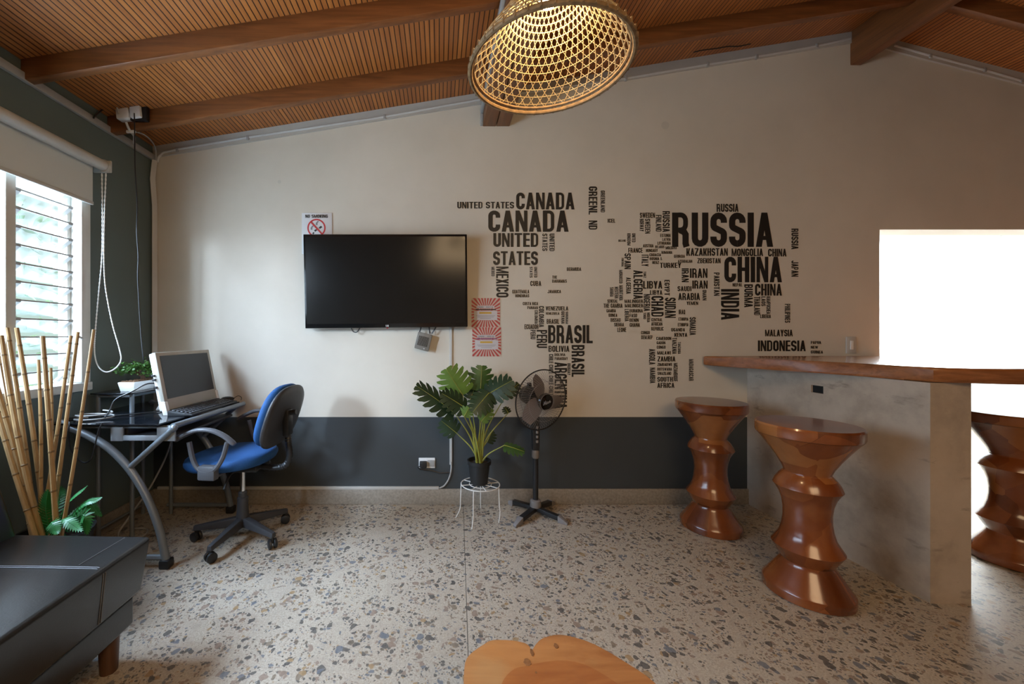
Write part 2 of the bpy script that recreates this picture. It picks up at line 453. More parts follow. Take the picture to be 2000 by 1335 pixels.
struct(MB().box((XR, YB, 0), (XR + .15, YW + .15, zc(XR))), 'wall_right', M['rear'], smooth=False)
struct(MB().box((XR, YW + .15, 0), (XR + .15, 5.0, 2.5)), 'wall_kitchen_right', M['white_wall'], smooth=False)
# white room behind the bar
struct(MB().box((1.7, 4.85, 0), (XR, 5.0, 2.42)), 'wall_far', M['white_wall'], smooth=False)
struct(MB().box((1.55, YW + .15, 0), (1.7, 5.0, 2.42)), 'wall_side', M['white_wall'], smooth=False)
struct(MB().box((1.55, YW + .15, 2.42), (XR, 5.0, 2.5)), 'ceiling_kitchen', M['white_wall'], smooth=False)
# skirting
struct(MB().box((XL, YW - .015, 0), (602 * U, YW, CH - (953 - HY) * U), .004), 'baseboard_back', M['skirt'])
struct(MB().box((XL, YB, 0), (XL + .015, YW - .015, CH - (953 - HY) * U), .004), 'baseboard_left', M['skirt'])
# roof timbers
mb = MB(); B0, B1 = .303, .489
mb.box((B0, YB, 2.625), (.393, YW, zc(B0) + .01), .004); mb.box((.398, YB, 2.625), (B1, YW, zc(B1) + .01), .004)
struct(mb, 'trim_1', M['ridge'])
struct(MB().box((2.861, YB, 3.050), (2.935, YW, ZR + .005), .005), 'trim_2', M['ridge'])
bi = 3
for y in (.41, .89, 1.365, 1.848, 2.330):
    for x0, x1 in ((XL, B0), (B1, 2.861), (2.935, XR)):
        P = [(x0, y, zc(x0) - .098), (x1, y, zc(x1) - .098), (x1, y + .045, zc(x1) - .098), (x0, y + .045, zc(x0) - .098),
             (x0, y, zc(x0) + .01), (x1, y, zc(x1) + .01), (x1, y + .045, zc(x1) + .01), (x0, y + .045, zc(x0) + .01)]
        struct(MB().hexa(P, .004), 'trim_%d' % bi, M['beam']); bi += 1
# plaster strip under the roof on the back wall
for x0, x1 in ((XL, B0), (B1, 2.861), (2.935, XR)):
    struct(MB().hexa([(x0, YW - .012, zc(x0) - .078), (x1, YW - .012, zc(x1) - .078), (x1, YW, zc(x1) - .078), (x0, YW, zc(x0) - .078),
                      (x0, YW - .012, zc(x0)), (x1, YW - .012, zc(x1)), (x1, YW, zc(x1)), (x0, YW, zc(x0))]), 'trim_%d' % bi, M['grey_plaster'], smooth=False); bi += 1

# ------------------------------------------------------------------ louvred window in the left wall
wr = thing('window_1', (-2.065, 1.0, WZ0), None, None); tag(wr, kind='structure')
mb = MB(); fx0, fx1 = -2.10, -1.975
mb.box((fx0, WY0, WZ0), (fx1 + .012, WY1, WZ0 + .045), .004); mb.box((fx0, WY0, WZ1 - .05), (fx1, WY1, WZ1), .004)
for a, b in ((WY0, WY0 + .05), (.555, .60), (1.175, 1.22), (1.772, 1.817), (WY1 - .055, WY1)):
    mb.box((fx0, a, WZ0 + .045), (fx1, b, WZ1 - .05), .004)
mb.build('window_frame', M['frame'], wr)
bays = ((WY0 + .05, .555), (.60, 1.175), (1.22, 1.772), (1.817, WY1 - .055))
for a, b in bays:
    mb = MB()
    for y in (a, b - .022): mb.box((-2.085, y, WZ0 + .045), (-2.035, y + .022, WZ1 - .05), .002)
    mb.build('louvre_channel', M['frame'], wr)
    for k in range(12):
        z = .955 + .088 * k; an = math.radians(38)
        dx, dz = math.cos(an) * .052, math.sin(an) * .052
        mb = MB(); x = -2.045; t = .0025
        mb.hexa([(x - dx, a + .022, z - dz - t), (x + dx, a + .022, z + dz - t), (x + dx, b - .022, z + dz - t), (x - dx, b - .022, z - dz - t),
                 (x - dx, a + .022, z - dz + t), (x + dx, a + .022, z + dz + t), (x + dx, b - .022, z + dz + t), (x - dx, b - .022, z - dz + t)])
        pane = mb.build('louvre', M['louvre'], wr, smooth=False)
        mb = MB()
        mb.box((x + dx - .003, a + .022, z + dz - .0035), (x + dx + .003, b - .022, z + dz + .0035))
        for y in (a + .022, b - .047):
            mb.hexa([(x - dx, y, z - dz - .008), (x + dx, y, z + dz - .008), (x + dx, y + .025, z + dz - .008), (x - dx, y + .025, z - dz - .008),
                     (x - dx, y, z - dz + .006), (x + dx, y, z + dz + .006), (x + dx, y + .025, z + dz + .006), (x - dx, y + .025, z - dz + .006)])
        mb.build('blade_clip', M['pvc_dirty'], pane, smooth=False)
MB().tube([(-1.985, 2.13, 1.15), (-1.955, 2.13, 1.155), (-1.95, 2.10, 1.165)], .006).build('crank_handle', M['pvc'], wr)

# garden beyond the glass
solo(MB().box((-6.2, -3, -.2), (-6.0, 7, 3.2)), 'garden_wall', M['outwall'], 'pale sunlit garden wall seen through the louvres', 'wall', (-6.1, 2, -.2), smooth=False)
struct(MB().box((-6.2, -3, -.12), (-2.14, 7, -.02)), 'ground', M['outwall'], smooth=False)
def leaf_quad(mb, p, d, n, l, wd):
    d = d.normalized(); s_ = d.cross(n).normalized()
    mb.poly([p, p + d * l * .5 + s_ * wd, p + d * l, p + d * l * .5 - s_ * wd])
shrub = thing('garden_shrub', (-4.7, 3.1, -.02), 'pale green leafy shrub outside the louvred window', 'shrub')
mb = MB()
for i in range(950):
    c = Vector((max(-5.4, min(-4.0, random.gauss(-4.7, .35))), random.gauss(3.1, .9), random.uniform(.3, 2.6)))
    d = Vector((random.gauss(0, 1), random.gauss(0, 1), random.gauss(-.4, .7)))
    leaf_quad(mb, c, d, Vector((random.gauss(0, 1), random.gauss(0, 1), 1)), random.uniform(.12, .26), random.uniform(.02, .045))
mb.build('foliage', M['outleaf'], shrub, smooth=False)
mb = MB()
for i in range(7):
    a = Vector((-4.7 + random.gauss(0, .1), 3.1 + random.gauss(0, .25), -.02)); mb.tube([a, a + Vector((random.gauss(0, .1), random.gauss(0, .2), 1.2)), a + Vector((random.gauss(0, .3), random.gauss(0, .5), 2.6))], [.03, .022, .008], 6)
mb.build('trunk', M['bark'], shrub)

# roller blind
bl = thing('roller_blind', (-1.92, 1.0, 1.9), 'grey roller blind pulled part way down over the louvred window', 'blind')
zb = 2.14; yb1 = 2.245
MB().tube([(-1.92, -.25, zb), (-1.92, yb1 - .02, zb)], .030, 20).build('roller_tube', M['pvc'], bl)
MB().hexa([(-1.949, -.22, 1.915), (-1.946, -.22, 1.915), (-1.946, 2.185, 1.915), (-1.949, 2.185, 1.915), (-1.949, -.22, zb), (-1.946, -.22, zb), (-1.946, 2.185, zb), (-1.949, 2.185, zb)]).build('blind_fabric', M['blind'], bl, smooth=False)
MB().box((-1.953, -.22, 1.903), (-1.941, 2.187, 1.922), .003).build('bottom_bar', M['pvc'], bl)
mb = MB(); mb.box((-1.99, yb1 - .012, zb - .035), (-1.885, yb1, zb + .035), .006); mb.tube([(-1.92, yb1 - .025, zb), (-1.92, yb1 - .012, zb)], .036, 18)
mb.build('end_bracket', M['pvc'], bl)
def chp(px, py): return ptc(px, py, 2.215)
pts = spline([chp(199, 338), chp(200, 420), chp(199, 500), chp(192, 580), chp(186, 650), chp(185, 690), chp(192, 715), chp(207, 726), chp(225, 719), chp(236, 703), chp(233, 680), chp(219, 630), chp(206, 560), chp(203, 500), chp(204, 420), chp(207, 338)], 20)
MB().tube(pts, [.0042 if i % 2 else .0022 for i in range(len(pts))], 6).build('bead_chain', M['white'], bl)

# ------------------------------------------------------------------ conduits and wires
def conduit(px_pts, r, label, m='pvc', smooth_n=6, off=.010, clips=()):
    P = [wal(x, y, off) for x, y in px_pts]
    o = thing('cable_conduit', P[0], label, 'conduit')
    MB().tube(P, r, 8).build('pipe', M[m], o)
    for cx, cy in clips:
        p = wal(cx, cy, .012)
        MB().box((p.x - .009, p.y - .008, p.z - .016), (p.x + .009, p.y + .012, p.z + .014), .003).build('clip', M['pvc_dirty'], o)
conduit([(309, 318), (312, 308), (322, 299), (349, 293), (485, 270), (750, 230), (938, 196)], .009, 'thin white conduit pipe under the sloping roof above the television', clips=((349, 294), (486, 271), (752, 230)))
conduit([(1003, 186), (1221, 155), (1380, 128), (1475, 113), (1594, 92), (1657, 78)], .009, 'thin white conduit pipe under the roof above the lettered wall', clips=((1221, 155), (1380, 128), (1475, 113), (1592, 92)))
conduit([(1742, 91), (1812, 111), (1918, 139), (1990, 160), (2060, 180)], .009, 'thin white conduit pipe on the wall past the ridge beam', clips=((1812, 112), (1918, 139), (1990, 160)))
# square trunking along the left wall and down the corner
tr = thing('wall_trunking', (XL + .01, 1, 2.40), 'pale square cable trunking along the dark wall above the blind and down the corner', 'trunking')
zt_ = CH + 345 * U
MB().box((XL, -2.9, zt_ - .02), (XL + .022, YW - .012, zt_ + .02), .003).build('trunking_run', M['pvc_dirty'], tr)
def lf(px, py): return Vector((XL + .016, min(-XL * F / (CX - px), YW - .015), CH - (py - HY) / F * min(-XL * F / (CX - px), YW - .015)))
MB().tube([lf(302, 314), lf(293, 350), lf(300, 402), lf(298, 480), lf(297, 690)], .021, 4, up=(1, 0, 0)).build('trunking_drop', M['pvc'], tr, smooth=False)
# grey trunking on the double beam
tb = thing('beam_trunking', (B0 - .01, 2.7, 2.6), 'grey square trunking along the side of the double beam behind the basket lamp', 'trunking')
MB().box((B0 - .018, -2.9, 2.700), (B0, YW - .012, 2.735), .002).build('trunking_run', M['pvc_dirty'], tb)
MB().box((B0 - .018, YW - .03, 2.628), (B0, YW, 2.70), .002).build('trunking_drop', M['pvc_dirty'], tb)
# vertical and floor trunking below the television
tt = thing('television_trunking', wal(880, 905), 'white cable trunking from behind the television down past the slate band', 'trunking')
a = wal(878, 630); b = wal(883, 906)
MB().box((a.x, YW - .014, b.z), (b.x, YW, a.z), .002).build('trunking_drop', M['pvc'], tt)
tf = thing('skirting_trunking', wal(310, 951), 'long white cable trunking lying on top of the terrazzo skirting', 'trunking')
a = wal(310, 948.5); b = wal(857, 954)
MB().box((a.x, YW - .016, b.z), (b.x, YW, a.z), .002).build('trunking_run', M['pvc'], tf)
pts = spline([wal(881, 900, .012), wal(881, 915, .014), wal(877, 932, .014), wal(868, 946, .014), wal(858, 951.5, .012)], 6)
solo(MB().tube(pts, .0055, 8), 'wall_cable', M['pvc_dirty'], 'grey cable looping from the wall trunking down to the skirting trunking', 'cable', wal(858, 952))
pts = spline([wal(1338, 86, .04), wal(1352, 89, .05), wal(1380, 91, .05), wal(1402, 88, .05), wal(1425, 84, .03), wal(1448, 79, .03)], 6)
for p in pts: p.y -= .05; p.z = zc(p.x) - .012 - .006 * math.sin((p.x - pts[0].x) * 8)
solo(MB().tube(pts, .004, 6), 'ceiling_cable', M['black'], 'short black cable hanging under the slats near the back wall', 'cable', pts[2])

# outlet with plug, light switch
op = thing('wall_outlet', wal(834, 904), 'white double wall outlet low on the slate band with a black plug in it', 'outlet')
a, b = wal(818, 913), wal(850, 893)
MB().box((a.x, YW - .010, a.z), (b.x, YW, b.z), .004).build('outlet_plate', M['white'], op)
a, b = wal(835, 910), wal(849, 897)
MB().box((a.x, YW - .0135, a.z), (b.x, YW - .009, b.z), .002).build('socket', M['pvc_dirty'], op)
pp = thing('power_plug', wal(827, 904), 'black plug with its cord pushed into the low wall outlet', 'plug')
a, b = wal(820, 910), wal(834, 898)
MB().box((a.x, YW - .042, a.z), (b.x, YW - .010, b.z), .006).build('plug_body', M['black'], pp)
pts = spline([wal(824, 908, .04), wal(817, 907, .035), wal(822, 913, .03), wal(840, 916, .02), wal(860, 921, .02), wal(878, 920, .02)], 7)
MB().tube(pts, .004, 7).build('cord', M['black'], pp)
sw = thing('light_switch', wal(1661, 673), 'slim off-white light switch between the lettering and the bright opening', 'switch')
a, b = wal(1651, 690), wal(1671, 657)
swp = MB().box((a.x, YW - .008, a.z), (b.x, YW, b.z), .004).build('switch_plate', M['pvc'], sw)
a, b = wal(1658, 682), wal(1664, 665)
MB().box((a.x, YW - .0125, a.z), (b.x, YW - .007, b.z), .002).build('rocker', M['white'], swp)

# ------------------------------------------------------------------ lettering
def arcp(cx, cy, rx, ry, a0, a1, n=7): return [(cx + rx * math.cos(math.radians(a0 + (a1 - a0) * i / n)), cy + ry * math.sin(math.radians(a0 + (a1 - a0) * i / n))) for i in range(n + 1)]
ST = .188
def thick(path, closed=False, s=ST):
    path = [p for i, p in enumerate(path) if i == 0 or math.hypot(p[0] - path[i - 1][0], p[1] - path[i - 1][1]) > 1e-5]
    if closed and math.hypot(path[0][0] - path[-1][0], path[0][1] - path[-1][1]) < 1e-5: path = path[:-1]
    out = []; k = len(path); off = []
    for i in range(k):
        p0 = path[i - 1] if (closed or i) else None; p1 = path[(i + 1) % k] if (closed or i < k - 1) else None
        p = path[i]
        def un(a, b):
            d = math.hypot(b[0] - a[0], b[1] - a[1]) or 1; return ((b[0] - a[0]) / d, (b[1] - a[1]) / d)
        t0 = un(p0, p) if p0 else None; t1 = un(p, p1) if p1 else None
        t0 = t0 or t1; t1 = t1 or t0
        n0 = (-t0[1], t0[0]); n1 = (-t1[1], t1[0]); mx, my = n0[0] + n1[0], n0[1] + n1[1]
        l = math.hypot(mx, my) or 1; mx, my = mx / l, my / l
        c = max(.5, mx * n0[0] + my * n0[1]); h = s / 2 / c
        off.append(((p[0] + mx * h, p[1] + my * h), (p[0] - mx * h, p[1] - my * h)))
    for i in range(k if closed else k - 1):
        a, b = off[i], off[(i + 1) % k]; out.append([a[0], b[0], b[1], a[1]])
    return out
def glyph(ch):
    s = ST; h = s / 2; w = .50; L_, R_, T_, B_ = h, w - h, 1 - h, h; r = (R_ - L_) / 2; cx = w / 2
    bx = lambda x0, y0, x1, y1: [(x0, y0), (x1, y0), (x1, y1), (x0, y1)]
    dg = lambda x0, y0, x1, y1, t=s: [(x0, y0), (x0 + t, y0), (x1 + t, y1), (x1, y1)]
    top = arcp(cx, T_ - r, r, r, 0, 180); bot = arcp(cx, B_ + r, r, r, 180, 360)
    if ch == ' ': return [], .24
    if ch == 'O' or ch == '0': return thick(top + bot, True), w
    if ch == 'Q': return thick(top + bot, True) + [dg(w * .72, -.02, w * .45, .25)], w
    if ch == 'C': return thick([(R_, .66)] + top + bot + [(R_, .34)]), w
    if ch == 'G': return thick([(R_, .68)] + top + bot + [(R_, .47)]) + [bx(cx, .40, R_ + h, .53)], w
    if ch == 'U': return thick([(L_, 1)] + bot + [(R_, 1)]), w
    if ch == 'J': return thick([(L_ - .03, .30)] + arcp(cx - .03, B_ + r, r, r, 180, 360) + [(R_ - .03, 1)]), w - .04
    if ch == 'S':
        q = (T_ - B_) / 4
        return thick([(R_, .70)] + arcp(cx, T_ - r, r, r, 0, 180, 8) + [(L_, .66)] + arcp(L_ + .13, .63, .13, .10, 180, 235, 3) + arcp(R_ - .13, .37, .13, .10, 55, 0, 3) + [(R_, .34)] + arcp(cx, B_ + r, r, r, 360, 180, 8) + [(L_, .30)]), w
    if ch == 'I': return [bx(0, 0, s, 1)], s
    if ch == 'L': return [bx(0, 0, s, 1), bx(s, 0, .42, .14)], .42
    if ch == 'T': return [bx(cx - h, 0, cx + h, 1), bx(0, .86, w, 1)], w
    if ch == 'E': return [bx(0, 0, s, 1)] + [bx(s, y, .43, y + .14) for y in (0, .44, .86)], .43
    if ch == 'F': return [bx(0, 0, s, 1)] + [bx(s, y, .42, y + .14) for y in (.42, .86)], .42
    if ch == 'H': return [bx(0, 0, s, 1), bx(w - s, 0, w, 1), bx(s, .44, w - s, .58)], w
    if ch == 'D': return [bx(0, 0, s, 1)] + thick([(s, 1 - .07), (w - .24, 1 - .07)] + arcp(w - .24, .93 - .17, .24 - h, .17, 90, 0, 5) + arcp(w - .24, .07 + .17, .24 - h, .17, 0, -90, 5) + [(s, .07)], s=.145), w
    def bowl(y0, y1): 
        q = (y1 - y0) / 2; rr = min(q, .17)
        return thick([(s, y1), (w - .24, y1)] + arcp(w - .24, y1 - rr, .24 - h, rr, 90, 0, 5) + arcp(w - .24, y0 + rr, .24 - h, rr, 0, -90, 5) + [(s, y0)], s=.145)
    if ch == 'P': return [bx(0, 0, s, 1)] + bowl(.45, .93), w
    if ch == 'R': return [bx(0, 0, s, 1)] + bowl(.49, .93) + thick([(cx - .02, .49), (R_ - .05, .44), (R_, .36), (R_, .10), (R_ + .03, 0)]), w + .03
    if ch == 'B': return [bx(0, 0, s, 1)] + bowl(.52, .93) + bowl(.07, .52), w
    if ch == 'A': return [dg(0, 0, .26 - h, 1, s * .95), dg(.52 - s * .95, 0, .26 - h, 1, s * .95), bx(.12, .20, .40, .32)], .52
    if ch == 'V': return [dg(.26 - h, 0, 0, 1), dg(.26 - h, 0, .52 - s, 1)], .52
    if ch == 'W': return [dg(.15, 0, 0, 1, .14), dg(.15, 0, .29, 1, .14), dg(.43, 0, .29, 1, .14), dg(.43, 0, .58, 1, .14)], .72
    if ch == 'M': return [bx(0, 0, .14, 1), bx(.52, 0, .66, 1), dg(.26, 0, .02, 1, .14), dg(.26, 0, .50, 1, .14)], .66
    if ch == 'N': return [bx(0, 0, .145, 1), bx(w - .145, 0, w, 1), dg(w - .17, 0, .0, 1, .17)], w
    if ch == 'K': return [bx(0, 0, s, 1), dg(s * .8, .30, w - s, 1), dg(w - s, 0, .15, .55)], w
    if ch == 'X': return [dg(0, 0, w - s, 1), dg(w - s, 0, 0, 1)], w
    if ch == 'Y': return [bx(cx - h, 0, cx + h, .45), dg(cx - h, .38, 0, 1), dg(cx - h, .38, w - s, 1)], w
    if ch == 'Z': return [bx(0, 0, w, .14), bx(0, .86, w, 1), dg(0, .14, w - s - .02, .86, s + .02)], w
    if ch == '.': return [bx(0, 0, s, .15)], s
    if ch == '+': return [bx(.16, .3, .28, .78), bx(.04, .48, .40, .60)], .44
    if ch == '&': return thick([(w, .0), (.12, .72)] + arcp(.22, .80, .12, .13, 190, -20, 6) + [(.10, .36)] + arcp(.22, .22, .15, .15, 130, 300, 6) + [(w - .02, .45)], s=.12), w
    return [bx(0, 0, .4, 1)], .4
def word_polys(text, gap=.06):
    x = 0; out = []
    for ch in text:
        g, wd = glyph(ch)
        out += [[(px + x, py) for px, py in q] for q in g]; x += wd + gap
    return out, x - gap
def put_word(mb, text, x0, y0, x1, y1, vert, plane, mi=0):
    """px box on a plane function (px, py) -> point"""
    polys, W = word_polys(text)
    for k, q in enumerate(polys):
        P = []
        for u, v in q:
            if vert: P.append(plane(x0 + v * (x1 - x0), y0 + u / W * (y1 - y0)))
            else: P.append(plane(x0 + u / W * (x1 - x0), y1 - v * (y1 - y0)))
        for p in P: p.y -= 1e-5 * (k % 40)
        mb.poly(P, mi)
WORDS = """UNITED STATES|893,394,1004,407|CANADA|1008,376,1122,409|CANADA|953.5,411,1110.5,452.5|UNITED|963.5,455,1051.5,482|STATES|963,490.5,1050.5,517.5
>UNITED|1073,456,1083,490.5|>STATES|1059,456,1069,490|>GREENL|1149.6,364,1166.4,419|>ND|1149.6,430.5,1166.4,448.5|>GREENLAND|1173,372,1181.4,414.6|ICEL|1186.6,427,1201.6,434.8
>MEXICO|969,520.4,993.3,580.6|>MEXICO|959.6,521,966,539|>STATES|1034.4,521,1040,542|>UNITED|1043.2,521,1049,542|BERMUDA|1107,522,1135,528.8|THE|1078.4,538,1088,544|BAHAMAS|1078.4,545.6,1107,551.8
CUBA|1035.7,548.4,1057,558.2|GUATEMALA|1000.4,565.5,1033.5,572.8|HONDURAS|1006.3,574.3,1033.5,580.3|JAMAICA|1069.4,565.8,1095.6,572.2
COSTA RICA|1021,589.6,1050.8,595.6|PANAMA|1030,597.6,1050.8,603.4|>COLOMBIA|1052.4,597.4,1062.4,638.6|>COLOMBIA|1044,605.5,1050.4,632|VENEZUELA|1065.7,598,1109.7,606|VENEZUELA|1065.7,609.4,1092.3,614.3
>GUYANA|1096,607.7,1102.6,632|>SURINAM|1104.5,608.3,1109.5,632|BRASIL|1067.6,622.7,1092,632|ECUADOR|1024.4,633,1051.7,642.4|BRASIL|1070.4,634.5,1157.5,670|>PERU|1036,644,1045.9,662|>PERU|1048,644,1068.4,679.2
BOLIVIA|1071.2,674.8,1112,686.7|>BRASIL|1116.3,673.3,1141.4,735.6|>CHILE CHILE CHILE CHILE|1072,691,1080.5,772|BOLIVIA|1083,689.7,1104,694.8|PARAGUAY|1083.3,697,1108.6,702.8|>ARGENTINA|1083,707,1107.3,797|>URUGUAY|1107.9,708.8,1114.2,732
SWEDEN|1249.4,415.2,1279,425.4|>NORWAY|1249,427.2,1257.4,451.6|>SWEDEN|1259.6,427.2,1269.8,456|>FINLAND|1280.6,419.7,1291.8,452.2|>RUSSIA|1293.8,412.2,1307.9,453|>UNITED|1234,455.6,1241,473|>KINGDOM|1224.7,455.6,1231.6,479|IRELAND|1207.6,467.6,1222,472
ESTONIA|1289.3,456.4,1309.6,462.8|LATVIA|1293.3,464.6,1309.6,470.4|LITHUANIA|1284,471.7,1309.8,477.7|AUSTRIA|1255.6,476.6,1276,483|BELARUS|1279.4,479.2,1297.5,484.6|MOLDOVA|1299.8,480.8,1321.5,486.7|FRANCE|1227,484,1255,493.4|HUNGARY|1261.4,486,1284.3,492|ROMANIA|1291.8,490,1312.8,495.6
CROACIA|1268.2,494.6,1290.8,500.3|BOSNIA &|1268.6,502,1292.6,507.8|HERZ|1273.8,509.6,1286.9,515.4|>SPAIN|1219.5,494.6,1231.9,525.3|>ITALY|1252.9,497.3,1266.4,520|>PORTUGAL|1213.6,503.6,1218,520.8|GEORGIA|1316,497.3,1337.2,503.3|AZERBAIJAN|1323.7,507,1351.7,512.9|TURKEY|1288.5,513,1330,523
>ALGERIA|1237,527.5,1255,584|>TUNEZ|1256.6,529.8,1261.6,542.5|>MOROCCO|1209,527.2,1215.7,553|>ALGERIA|1222.6,541.5,1232,573.7|LIBYA|1255.9,548.5,1293.3,563.5|LIBYA|1269.4,566.5,1293.3,575.5|>EGYPT|1297.5,546.3,1307.5,577|>IRAN|1331.2,523.8,1345,550.8|IRAN|1347.2,524,1381.4,542.5|IRAN|1352,547.5,1381.7,563.5
SAUDI|1323,558.6,1350.2,568.4|ARABIA|1324.5,572,1366.8,585.8|>OMAN|1371.8,566,1379.7,586.2|YEMEN|1340.7,588.5,1363.2,595.2|>SAHARA|1191,560.7,1198.3,579|>WESTERN|1200,559.4,1207.6,582.3|>MAURITANIA|1209,557,1216.6,586.4|SENEGAL|1186,584.4,1206.4,591|THE GAMBIA|1178.5,592.5,1215.7,600.8|GAMBIA|1184.3,603.3,1202.8,609.8|GUINEA|1188.4,612,1205.3,618.6|BISSAU|1192.4,621,1211.6,628.2|SIERRA|1199.2,630,1218.4,637.2|LEONE|1205.5,639.4,1223,648
MALINIGER|1219.7,584.6,1255.7,591.4|MALINIGER|1220.2,593,1256.2,600.2|>LIBERIA|1219.9,603,1228,627.2|BURKINA|1229.4,603.3,1255.3,610|FASO|1229.6,612.3,1244,619.3|BENIN|1229.4,621.4,1247.2,628.3|GHANA|1229.6,630.4,1249.4,638|>NIGERIA|1257,574,1269.3,607.4|>TOGO|1256.2,610,1261.6,622.7|>NIGERIA|1263.4,610,1269.3,629
>CHAD|1271.8,577.8,1295.7,618.2|>SUDAN|1298.4,581,1319.7,620.4|CENTRAL|1271.8,621,1293.4,627|AFRICAN|1271.8,628.8,1293.4,635.8|REPUBLIC|1271.8,638,1295.7,645.2|IRAQ|1325.4,604.4,1338,613.4|ETHIOPIA|1325,619.7,1344,625.8|ETHIOPIA|1323.6,630.4,1344.3,637|>SOMALIA|1346.6,619,1358.7,654.2|UGANDA|1310.7,640.3,1337.6,647|KENYA|1317,649.6,1342,657.4
CONGO|1252,646,1268.8,652.4|DEM.REP|1252.2,654.5,1274.5,662|CAMEROON|1281.7,657.4,1310.7,663.7|GABON|1282.3,666.2,1299.3,672|CONGO|1282.6,674.5,1299.7,680.6|>TANZANIA|1312.5,659,1321.5,690.7|>TANZANIA|1323.6,667.3,1329.4,690.7|MALAWI|1283.5,685.3,1309.8,692|ZAMBIA|1284,695.5,1318.8,705.6|>ANGOLA|1267.3,681,1279.6,711.7|>NAMIBIA|1269,717.5,1279.6,748
ZIMBABWE|1283.7,708.5,1312.8,714.4|BOTSWANA|1283.7,717.5,1312,723.4|SWAZILAND|1284,725.7,1310.7,731.8|>MOZAMBIQUE|1315.2,708.5,1323.3,744.6|SOUTH|1283.5,735.6,1313.7,745|AFRICA|1283.5,747,1317,757|>MADAGASCAR|1345.2,701,1354.2,743.5
RUSSIA|1399.4,398,1442.2,413.7|RUSSIA|1312.4,415,1509.7,481.9|KAZAKHSTAN|1340.3,484.5,1421.2,499.4|MONGOLIA|1428.6,485.2,1490,500|CHINA|1499.8,485.6,1535.7,500.7|ZBEKISTAN|1361.8,504,1407,514|CHINA|1414.5,501.2,1526.8,551|>RUSSIA|1545.3,446.3,1559,486.8|>JAPAN|1545.3,509,1559,540|>PAKISTAN|1394,532,1405,577.4|NEPAL|1430.6,552.6,1449.6,559.3
>INDIA|1408,564.2,1443.4,624.3|>BURMA|1453.3,555,1470,600|CHINA|1474.3,554,1526.8,577|>THAILAND|1472.4,578.8,1484.2,615.2|>LAOS|1486.7,578.8,1494.9,597.6|>KAMPUCHEA|1496.6,578.6,1504.5,612.6|LIBERIA|1484.5,613.6,1505.3,621|>PHILIPINES|1532.5,593.2,1543,630
MALAYSIA|1494,643.4,1548,656.5|INDONESIA|1480,664.4,1573.3,685.4|PAPUA|1583.2,665.6,1603.4,671.3|NEW|1583.2,675,1597.3,680.5|GUINEA|1583.2,684.2,1607,690"""
wl = []
for row in WORDS.split('\n'):
    it = row.split('|')
    for t, bx in zip(it[0::2], it[1::2]):
        wl.append((t.lstrip('>'), t[0] == '>', *[float(q) for q in bx.split(',')]))
wl.sort(key=lambda q: -(q[4] - q[2]) * (q[5] - q[3]))
wm = thing('world_map_decal', wal(1250, 580), 'black world map made of country names lettered across the cream wall', 'wall decal')
pl = lambda x, y: wal(x, y, .0015)
for t, v, x0, y0, x1, y1 in wl[:100]:
    mb = MB(); put_word(mb, t, x0, y0, x1, y1, v, pl)
    o = mb.build('country_name', M['letter'], wm, smooth=False); o['label'] = 'the word %s in black capitals' % t
mb = MB()
for t, v, x0, y0, x1, y1 in wl[100:]: put_word(mb, t, x0, y0, x1, y1, v, pl)
tag(mb.build('small_country_names', M['letter'], wm, smooth=False), kind='stuff')

# ------------------------------------------------------------------ television, sign, flyers, set-top box
tv = thing('television', ptc(752, 640, 2.62), 'large black flat television hung on the cream wall', 'television')
q = [ptc(592, 457, 2.60), ptc(912, 457, 2.60), ptc(913.5, 638, 2.625), ptc(596, 641, 2.625)]      # front corners
def tvp(u, v, d=0.0):
    p = q[0].lerp(q[1], u).lerp(q[3].lerp(q[2], u), v); return p + Vector((0, d, 0))
MB().hexa([tvp(0, 1), tvp(1, 1), tvp(1, 1, .045), tvp(0, 1, .045), tvp(0, 0), tvp(1, 0), tvp(1, 0, .045), tvp(0, 0, .045)], .004).build('bezel', M['blackgloss'], tv)
MB().hexa([tvp(.012, .955, -.0015), tvp(.988, .955, -.0015), tvp(.988, .955, .01), tvp(.012, .955, .01), tvp(.012, .025, -.0015), tvp(.988, .025, -.0015), tvp(.988, .025, .01), tvp(.012, .025, .01)]).build('screen', M['screen'], tv, smooth=False)
mb = MB(); mb.box((q[0].x + .35, 2.655, 1.33), (q[0].x + .75, YW - .001, 1.62), .004); mb.build('wall_bracket', M['black'], tv)
mb = MB(); put_word(mb, 'LG', .497, .970, .514, .990, False, lambda u, v: tvp(u, v, -.0025)); mb.build('brand_logo', M['logo'], tv, smooth=False)
mb = MB(); c = tvp(.5055, 1.0, .004)
mb.box((c.x - .006, c.y - .006, c.z - .006), (c.x + .006, c.y + .006, c.z + .001), .002); mb.build('standby_light', M['red'], tv)
pts = spline([ptc(686, 640, 2.66), ptc(690, 647, 2.66), ptc(697, 648, 2.66), ptc(703, 640, 2.66)], 6)
solo(MB().tube(pts, .0035, 6), 'hanging_cable', M['black'], 'tiny loop of black cable dangling below the television edge', 'cable', pts[8])

